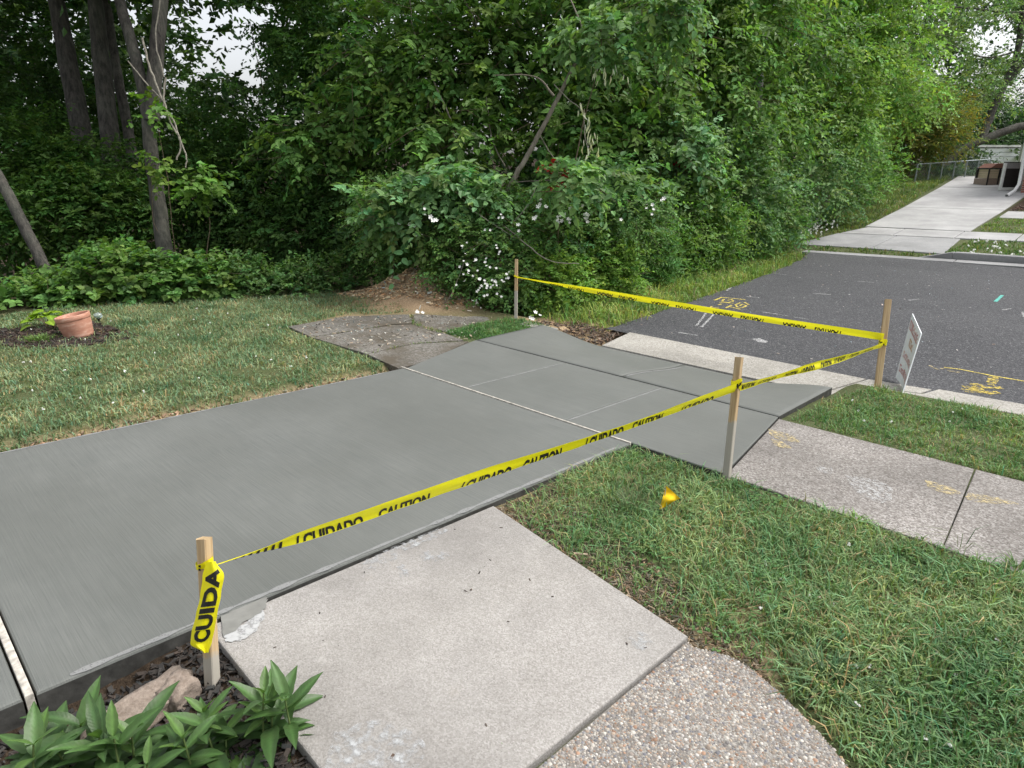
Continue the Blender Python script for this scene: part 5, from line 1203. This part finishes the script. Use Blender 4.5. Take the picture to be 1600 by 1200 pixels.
chips('soil_crumbs', [(-6.6, 6.6), (-6.2, 7.6), (-5.3, 7.5), (-5.1, 6.7), (-5.6, 6.75), (-6.05, 6.9)], 500, 'dirt and leaf scraps at the left end of the gutter', .05, (.12, .085, .06), 6, z=lambda x, y: np.maximum(gz_(x, y), -.3))
chips('leaf_litter', [tuple(G(x, y, -.03, True)[:2]) for x, y in [(455, 512), (560, 545), (730, 530), (770, 495), (650, 492), (540, 494)]], 380, 'pale grit and leaf scraps on the cracked sidewalk', .035, (.3, .27, .22), 7, z=lambda x, y: -.03 * y - .033, hgt=.006)
chips('road_grit', [(-5.3, 7.6), (-6.3, 15), (-6.9, 18), (2, 18), (1, 7.9)], 450, 'pale grit scattered over the asphalt street', .022, (.38, .37, .36), 8, z=lambda x, y: prof(y) + .006, hgt=.003)
chips('slab_debris', [(-2.6, .9), (-2.6, 2.4), (-1.25, 2.2), (-1.25, .85)], 22, 'tiny dark twigs and crumbs on the pale walk slab', .014, (.06, .045, .035), 9, z=lambda x, y: -.03 * y - .009, hgt=.002)
chips('white_petals', [(-9.9, 6.1), (-9.5, 7), (-8, 7), (-7.2, 6.7), (-8.2, 6.1)], 45, 'fallen white petals near the dirt mound', .05, (.7, .68, .62), 10, z=lambda x, y: gz_(x, y) + .02)
# white bit of plastic on the soil, cigarette-like stick
stk_ = nobj('stick', *tube_arrays([(np.array([G(897, 866, -.04, True), G(918, 868, -.04, True)]) + np.array([0, 0, .006]), .005)], 8), simple('pale_stick', (.62, .45, .36), .7)); tag(stk_, 'short pale stick on the soil at the slab edge', 'stick')
# pebbles of the exposed aggregate walk
def pebbles():
    rg_ = np.random.default_rng(12); n = 60000
    poly = [(x, y) for x, y in agg_poly]; P = np.array(poly); pts = rg_.uniform((-1.19, .85), (-.1, 2.3), (n, 2)); pts = pts[inpoly(pts, poly)]
    pts = pts[(pts[:, 0] > -1.178)]; cx, cy, cz = None, None, None
    keep_ = []; grid = {}
    for i, (x, y) in enumerate(pts):
        rr_ = .0034 + .006 * rg_.random() ** 1.9; c_ = (int(x / .013), int(y / .013)); ok = True
        for a in (-1, 0, 1):
            for b2 in (-1, 0, 1):
                for (xx, yy, r2) in grid.get((c_[0] + a, c_[1] + b2), ()):
                    if (xx - x) ** 2 + (yy - y) ** 2 < ((rr_ + r2) * .8) ** 2: ok = False; break
                if not ok: break
            if not ok: break
        if ok: grid.setdefault(c_, []).append((x, y, rr_)); keep_.append((x, y, rr_))
    K = np.array(keep_); n = len(K); ang = rg_.uniform(0, 6.28, n); el = rg_.uniform(.7, 1.25, n)
    tmpl = [(0, 0, .55)] + [(.72 * math.cos(k * 1.2566), .72 * math.sin(k * 1.2566), .36) for k in range(5)] + [(1.05 * math.cos(k * 1.2566 + .6), 1.05 * math.sin(k * 1.2566 + .6), -.3) for k in range(5)]
    T = np.array(tmpl)[None] * (1 + rg_.normal(0, .1, (n, 11, 3))); T[:, :, 0] *= el[:, None]; ca, sa = np.cos(ang)[:, None], np.sin(ang)[:, None]
    X_ = (T[:, :, 0] * ca - T[:, :, 1] * sa) * K[:, 2:3] + K[:, 0:1]; Y_ = (T[:, :, 0] * sa + T[:, :, 1] * ca) * K[:, 2:3] + K[:, 1:2]; Z_ = T[:, :, 2] * K[:, 2:3] * .55 + (-.03 * K[:, 1:2] - .0235)
    bb = np.arange(n)[:, None] * 11; F3 = np.concatenate([bb + np.array(f) for f in [(0, 1 + k, 1 + (k + 1) % 5) for k in range(5)] + [(1 + k, 6 + k, 1 + (k + 1) % 5) for k in range(5)] + [(1 + (k + 1) % 5, 6 + k, 6 + (k + 1) % 5) for k in range(5)]])
    pal = np.array([(.42, .33, .26), (.36, .31, .27), (.5, .45, .4), (.28, .26, .25), (.56, .53, .5), (.4, .25, .17), (.22, .22, .24), (.47, .39, .31), (.6, .56, .5), (.33, .27, .22)])
    c_ = pal[rg_.integers(0, len(pal), n)] * rg_.uniform(.5, .95, (n, 1))
    o = nobj('pebbles', np.stack([X_, Y_, Z_], -1).reshape(-1, 3), F3, CHIP, aggw, np.repeat(c_, 11, 0), smooth=True); o['kind'] = 'stuff'
pebbles()
# leafy perennials in the mulch bed
PLEAF = leafmat('perennial_leaf', .3, .42, .4)
nt = PLEAF.node_tree; b = nt.nodes['Principled BSDF']; tc_ = nt.nodes.new('ShaderNodeTexCoord'); sx_ = nt.nodes.new('ShaderNodeSeparateXYZ'); nt.links.new(tc_.outputs['Object'], sx_.inputs[0])
ab = nd(nt, 'ShaderNodeMath', operation='ABSOLUTE'); nt.links.new(sx_.outputs[1], ab.inputs[0])
su = nd(nt, 'ShaderNodeMath', operation='SUBTRACT'); nt.links.new(sx_.outputs[0], su.inputs[0]); nt.links.new(ab.outputs[0], su.inputs[1])
mu = nd(nt, 'ShaderNodeMath', operation='MULTIPLY'); nt.links.new(su.outputs[0], mu.inputs[0]); mu.inputs[1].default_value = 430
sn = nd(nt, 'ShaderNodeMath', operation='SINE'); nt.links.new(mu.outputs[0], sn.inputs[0])
nt.links.new(bump(nt, tex_noise(nt, tc_.outputs['Object'], 90, 3), .0015, .5, bump(nt, sn.outputs[0], .0005, .22)), b.inputs['Normal'])
vcol = [n for n in nt.nodes if n.type == 'VERTEX_COLOR'][0]
nt.links.new(mix(nt, ramp(nt, tex_noise(nt, tc_.outputs['Object'], 25, 4), [(.35, (0, 0, 0)), (.7, (.5, .5, .5))]), vcol.outputs[0], (.085, .135, .045)), b.inputs['Base Color'])
PM = [leaf_mesh('leaf', L_, W_, d_, PLEAF, 9, .045, .16, 'lance', c) for L_, W_, d_, c in ((.17, .047, .35, (.055, .118, .036)), (.14, .043, .2, (.07, .145, .042)), (.2, .052, .5, (.05, .105, .035)), (.11, .037, .15, (.1, .19, .048)))]
GSTEM = simple('green_stem', (.09, .13, .04), .6)
def perennial(label, x, y, stems, seed, h=.2):
    b_ = G(x, y, -.15, True); t = thing('leafy_perennial', label, 'plant', tuple(b_), group='leafy perennials in the mulch bed'); r = random.Random(seed); sp = []
    for s_ in range(stems):
        a0 = r.uniform(0, 6.28); ro = r.uniform(.01, .10); bx, by = ro * math.cos(a0), ro * math.sin(a0); hh = h * r.uniform(.6, 1.15); lx, ly = r.uniform(-.05, .05), r.uniform(-.05, .05)
        sp.append(taper([(bx, by, -.02), (bx + lx * .4, by + ly * .4, hh * .5), (bx + lx, by + ly, hh)], .005, .003)); a = r.uniform(0, 6.28)
        for lv in range(5):
            u = .3 + .7 * lv / 4
            for side in (0, math.pi):
                o = bpy.data.objects.new('leaf', PM[(2, 0, 0, 1, 3)[lv] if r.random() < .7 else r.randrange(4)]); link(o, t); o.location = (bx + lx * u, by + ly * u, hh * u)
                pitch_ = -(.05 + .85 * u ** 1.6) + r.uniform(-.25, .25)
                o.rotation_euler = (r.uniform(-.3, .3), pitch_, a + side + r.uniform(-.3, .3)); k = r.uniform(.9, 1.35) * (1 - .2 * (lv == 4)); o.scale = (k, k, k)
            a += 1.57
    for p_ in sp: tubes('stem', [p_], GSTEM, t, 6)
perennial('leafy perennial nearest the pale walk slab, right of the stake', 425, 1200, 4, 1, .27)
perennial('leafy perennial directly in front of the nearest stake', 350, 1190, 3, 2, .26)
perennial('leafy perennial in front of the large reddish rock', 185, 1245, 4, 3, .27)
perennial('leafy perennial nearest the bottom left corner', 95, 1240, 4, 4, .24)
perennial('low leafy perennial between the rock and the frame bottom', 265, 1275, 3, 5, .22)

# ------------------------------------------------------------------ far yard
CL = simple('galvanised_steel', (.32, .36, .37), .45, .5, metal=.6, var=.1)
fA, fB = at(1434, 257, 29.5), at(1548, 249, 31.5)
fence = thing('chain_link_fence', 'grey chain-link fence behind the far driveway', 'fence', tuple(fA)); finv = Matrix.Translation(fence.location).inverted()
for k in range(7):
    u = k / 6; p = fA + (fB - fA) * u; g_ = float(gz_(p[0], p[1]))
    o = tubes('fence_post', [(np.array([(p[0], p[1], g_ - .1), (p[0], p[1], p[2] + .03)]), .03)], CL, fence, 8); o.matrix_parent_inverse = finv
o = tubes('top_rail', [(np.array([fA + UPV * .01, fB + UPV * .01]), .022)], CL, fence, 8); o.matrix_parent_inverse = finv
wr = []; Lf = np.linalg.norm(fB - fA); hF = 1.15
for k in np.arange(-hF, Lf, .16):
    for s_ in (0, 1):
        a0, a1 = max(0, k), min(Lf, k + hF); z0, z1 = (a0 - k), (a1 - k)
        if s_: z0, z1 = hF - z0, hF - z1
        pa, pb2 = fA + (fB - fA) * a0 / Lf, fA + (fB - fA) * a1 / Lf
        wr.append((np.array([pa + UPV * (z0 - hF), pb2 + UPV * (z1 - hF)]), .005))
o = tubes('wire_mesh', wr, CL, fence, 3); o.matrix_parent_inverse = finv; o['kind'] = 'stuff'
# white shed
sh0 = at(1507, 262, 40); sh = thing('white_shed', 'white sided shed behind the lilac bush, right of the chain fence', 'shed', tuple(sh0)); 
def ori(a, b): v_ = b - a; return math.atan2(v_[1], v_[0])
zt = at(1510, 231, 40)[2]; zb = float(gz_(sh0[0], sh0[1])) - .1
sdir = unit(RT * 1.0 + FW * .05); sper = unit(np.cross(UPV, sdir))
WSID = simple('white_siding', (.84, .87, .89), .5, .3, var=.03, nscale=3)
c0 = np.array([sh0[0], sh0[1], 0.])
def plank(name, parent, inv_, o0, du, dv, z0, z1, th, m):
    """upright board from o0 along du (vector) between z0 and z1, thickness th along dv"""
    V_ = []
    for z in (z0, z1):
        for p in (o0, o0 + du, o0 + du + dv * th, o0 + dv * th): V_.append((p[0], p[1], z))
    F_ = np.array([(0, 1, 5, 4), (1, 2, 6, 5), (2, 3, 7, 6), (3, 0, 4, 7), (4, 5, 6, 7), (3, 2, 1, 0)])
    o = nobj(name, V_, F_, m, parent); o.matrix_parent_inverse = inv_; return o
shinv = Matrix.Translation(sh.location).inverted()
nb_ = 6
for k in range(nb_):
    plank('siding_panel', sh, shinv, c0, sdir * 6.2, sper, zb + (zt - zb) * k / nb_, zb + (zt - zb) * (k + 1) / nb_ - .03, .08, WSID)
plank('wall_core', sh, shinv, c0 + sper * .09, sdir * 6.2, sper, zb, zt - .02, 2.5, WSID)
plank('corner_trim', sh, shinv, c0 - sdir * .1 - sper * .03, sdir * .14, sper, zb, zt + .02, .2, WHITE)
plank('roof_edge', sh, shinv, c0 - sdir * .2 - sper * .12, sdir * 6.6, sper, zt + .025, zt + .15, 2.9, WHITE)
wp = at(1590, 270, 37); wpst = thing('white_post', 'tall white post in front of the white shed', 'post', (wp[0], wp[1], float(gz_(wp[0], wp[1]))))
winv = Matrix.Translation(wpst.location).inverted()
plank('shaft', wpst, winv, np.array([wp[0], wp[1], 0]), sdir * .17, sper, wpst.location.z - .05, at(1590, 226, 37)[2], .17, WHITE)
o = lathe('finial', [(.001, .3), (.06, .26), (.1, .16), (.08, .06), (.13, .04), (.13, 0), (.001, 0)], WHITE, wpst, 14); o.location = Vector((wp[0] + .08, wp[1] + .08, at(1590, 226, 37)[2])) - wpst.location
shrub('lilac_bush', 'small lilac bush with purple tints before the white shed', 'bush', [B(1530, 262, 35.5, 26, 24), B(1510, 268, 35.5, 20, 18)], 330, 94, None, 4, k=8, slen=.4, L=.14, W=.09, base=(.045, .085, .04), hue=.2, inner=.9, simple_=True)
shrub('fence_shrub', 'low green shrubs in front of the chain-link fence', 'shrub', [B(1475, 272, 32.5, 26, 10), B(1505, 275, 32.5, 22, 9)], 350, 95, None, 3, k=8, slen=.4, L=.13, W=.08, base=(.04, .085, .03), simple_=True, inner=.5)
# little tan playhouse with a dark frame
ph0 = G(1540, 290, .03); g_ = float(gz_(ph0[0], ph0[1])); ph = thing('playhouse', 'small tan playhouse with reddish roof beyond the far driveway', 'playhouse', (ph0[0], ph0[1], g_)); pinv = Matrix.Translation(ph.location).inverted()
TAN = simple('tan_siding', (.55, .46, .32), .7, var=.08); BRN = simple('brown_siding', (.27, .21, .17), .7, var=.15); DRK = simple('dark_frame', (.03, .028, .028), .5, var=.2); RRF = simple('reddish_roof', (.25, .12, .09), .7, var=.15)
o0 = np.array([ph0[0], ph0[1], 0.]); ht = 33 / FPX
plank('lower_wall', ph, pinv, o0, sdir * 1.9, sper, g_ - .02, g_ + .5, .9, BRN)
for k in range(4): plank('siding_board', ph, pinv, o0 + sper * .02 + sdir * .1, sdir * .45, sper, g_ + .51 + k * .14, g_ + .64 + k * .14, .8, TAN)
plank('side_wall', ph, pinv, o0 + sdir * 1.1 + sper * .02, sdir * .75, sper, g_ + .51, g_ + 1.06, .8, TAN)
plank('back_wall', ph, pinv, o0 + sper * .8, sdir * 1.9, sper, g_ + .51, g_ + 1.06, .08, DRK)
for u in (0, .55, 1.05, 1.86): plank('frame_post', ph, pinv, o0 + sdir * u - sper * .03, sdir * .06, sper, g_, g_ + 1.1, .045, DRK)
plank('frame_rail', ph, pinv, o0 - sper * .035, sdir * 1.93, sper, g_ + 1.07, g_ + 1.14, .95, DRK)
V_ = []
for s_ in (0, 1):
    for (u, z) in ((-.02, 1.145), (.25, 1.4), (.95, 1.43), (1.2, 1.145)):
        p = o0 + sdir * (u + .1) + sper * (s_ * .9 - .02); V_.append((p[0], p[1], g_ + z))
o = nobj('roof', V_, [np.array([(0, 1, 2, 3), (7, 6, 5, 4), (0, 4, 5, 1), (1, 5, 6, 2), (2, 6, 7, 3), (3, 7, 4, 0)])], RRF, ph); o.matrix_parent_inverse = pinv
ph.scale = (.8, .8, .62)
# screen door leaning beside it
sc0 = G(1562, 298, .04); g_ = float(prof(sc0[1])) + .05; sc = thing('screen_panel', 'white-framed dark screen panel standing on the far driveway', 'panel', (sc0[0], sc0[1], g_)); scinv = Matrix.Translation(sc.location).inverted()
o0 = np.array([sc0[0], sc0[1], 0.]); 
plank('frame_bottom', sc, scinv, o0, sdir * .95, sper, g_, g_ + .12, .12, WHITE); plank('frame_side', sc, scinv, o0, sdir * .08, sper, g_ + .125, g_ + 1.15, .1, WHITE); plank('frame_side', sc, scinv, o0 + sdir * .87, sdir * .08, sper, g_ + .125, g_ + 1.15, .1, WHITE)
plank('frame_top', sc, scinv, o0, sdir * .95, sper, g_ + 1.155, g_ + 1.2, .1, DRK); plank('screen', sc, scinv, o0 + sdir * .085 + sper * .04, sdir * .78, sper, g_ + .125, g_ + .92, .03, DRK)
plank('upper_panel', sc, scinv, o0 + sdir * .085 + sper * .04, sdir * .78, sper, g_ + .925, g_ + 1.15, .03, simple('grey_panel', (.3, .3, .31), .5))
sc.scale = (.9, .9, .84)
# brick house corner and downspout
def brickmat():
    m, nt, b = mat('red_brick'); br_ = nd(nt, 'ShaderNodeTexBrick', Scale=1.0); br_.inputs['Color1'].default_value = (.27, .09, .06, 1); br_.inputs['Color2'].default_value = (.36, .14, .09, 1); br_.inputs['Mortar'].default_value = (.4, .37, .33, 1)
    br_.inputs['Brick Width'].default_value = .22; br_.inputs['Row Height'].default_value = .075; br_.inputs['Mortar Size'].default_value = .01
    mp = nd(nt, 'ShaderNodeMapping'); mp.inputs['Rotation'].default_value = (math.pi / 2, 0, 0); nt.links.new(coords(nt), mp.inputs['Vector']); nt.links.new(mp.outputs[0], br_.inputs['Vector']); nt.links.new(br_.outputs[0], b.inputs['Base Color']); b.inputs['Roughness'].default_value = .9; return m
hp = G(1594, 301, .04); hx, hy_ = hp[0], hp[1]; g_ = float(prof(hy_))
house = thing('brick_house', 'red brick house corner at the right edge beyond the mulch bed', 'house', (hx, hy_, g_)); hinv = Matrix.Translation(house.location).inverted()
plank('wall', house, hinv, np.array([hx, hy_, 0]), np.array([8., 0, 0]), np.array([0, 1., 0]), g_ - .6, g_ + 3.2, 7, brickmat())
V_ = [(hx - .35, hy_ - .35, g_ + 3.2), (hx + 8.35, hy_ - .35, g_ + 3.2), (hx + 8.35, hy_ + 7.35, g_ + 3.2), (hx - .35, hy_ + 7.35, g_ + 3.2), (hx - .35, hy_ + 3.5, g_ + 5), (hx + 8.35, hy_ + 3.5, g_ + 5)]
o = nobj('roof', V_, [np.array([(0, 1, 5, 4), (2, 3, 4, 5), (3, 2, 1, 0)]), np.array([(0, 4, 3), (1, 2, 5)])], simple('roof_shingle', (.1, .09, .085), .9), house); o.matrix_parent_inverse = hinv
dn = tubes('downspout', [(np.array([at(1604, 215, depth(hp) - .3), at(1597, 262, depth(hp) - .3), at(1592, 288, depth(hp) - .3), at(1585, 298, depth(hp) - .4), at(1573, 306, depth(hp) - .6)]), .055)], WHITE, house, 8); dn.matrix_parent_inverse = hinv
chips('bark_mulch', [(-4.3, 26.4), (-4.3, 31.3), (1, 31.3), (1, 26.4)], 900, 'reddish bark mulch bed before the brick house', .12, (.1, .06, .045), 21)
print('TRIS', sum(sum(len(p.vertices) - 2 for p in o.data.polygons) for o in bpy.data.objects if o.type == 'MESH' and len(o.data.polygons) < 2000) + sum(len(o.data.loops) - 2 * len(o.data.polygons) for o in bpy.data.objects if o.type == 'MESH' and len(o.data.polygons) >= 2000))
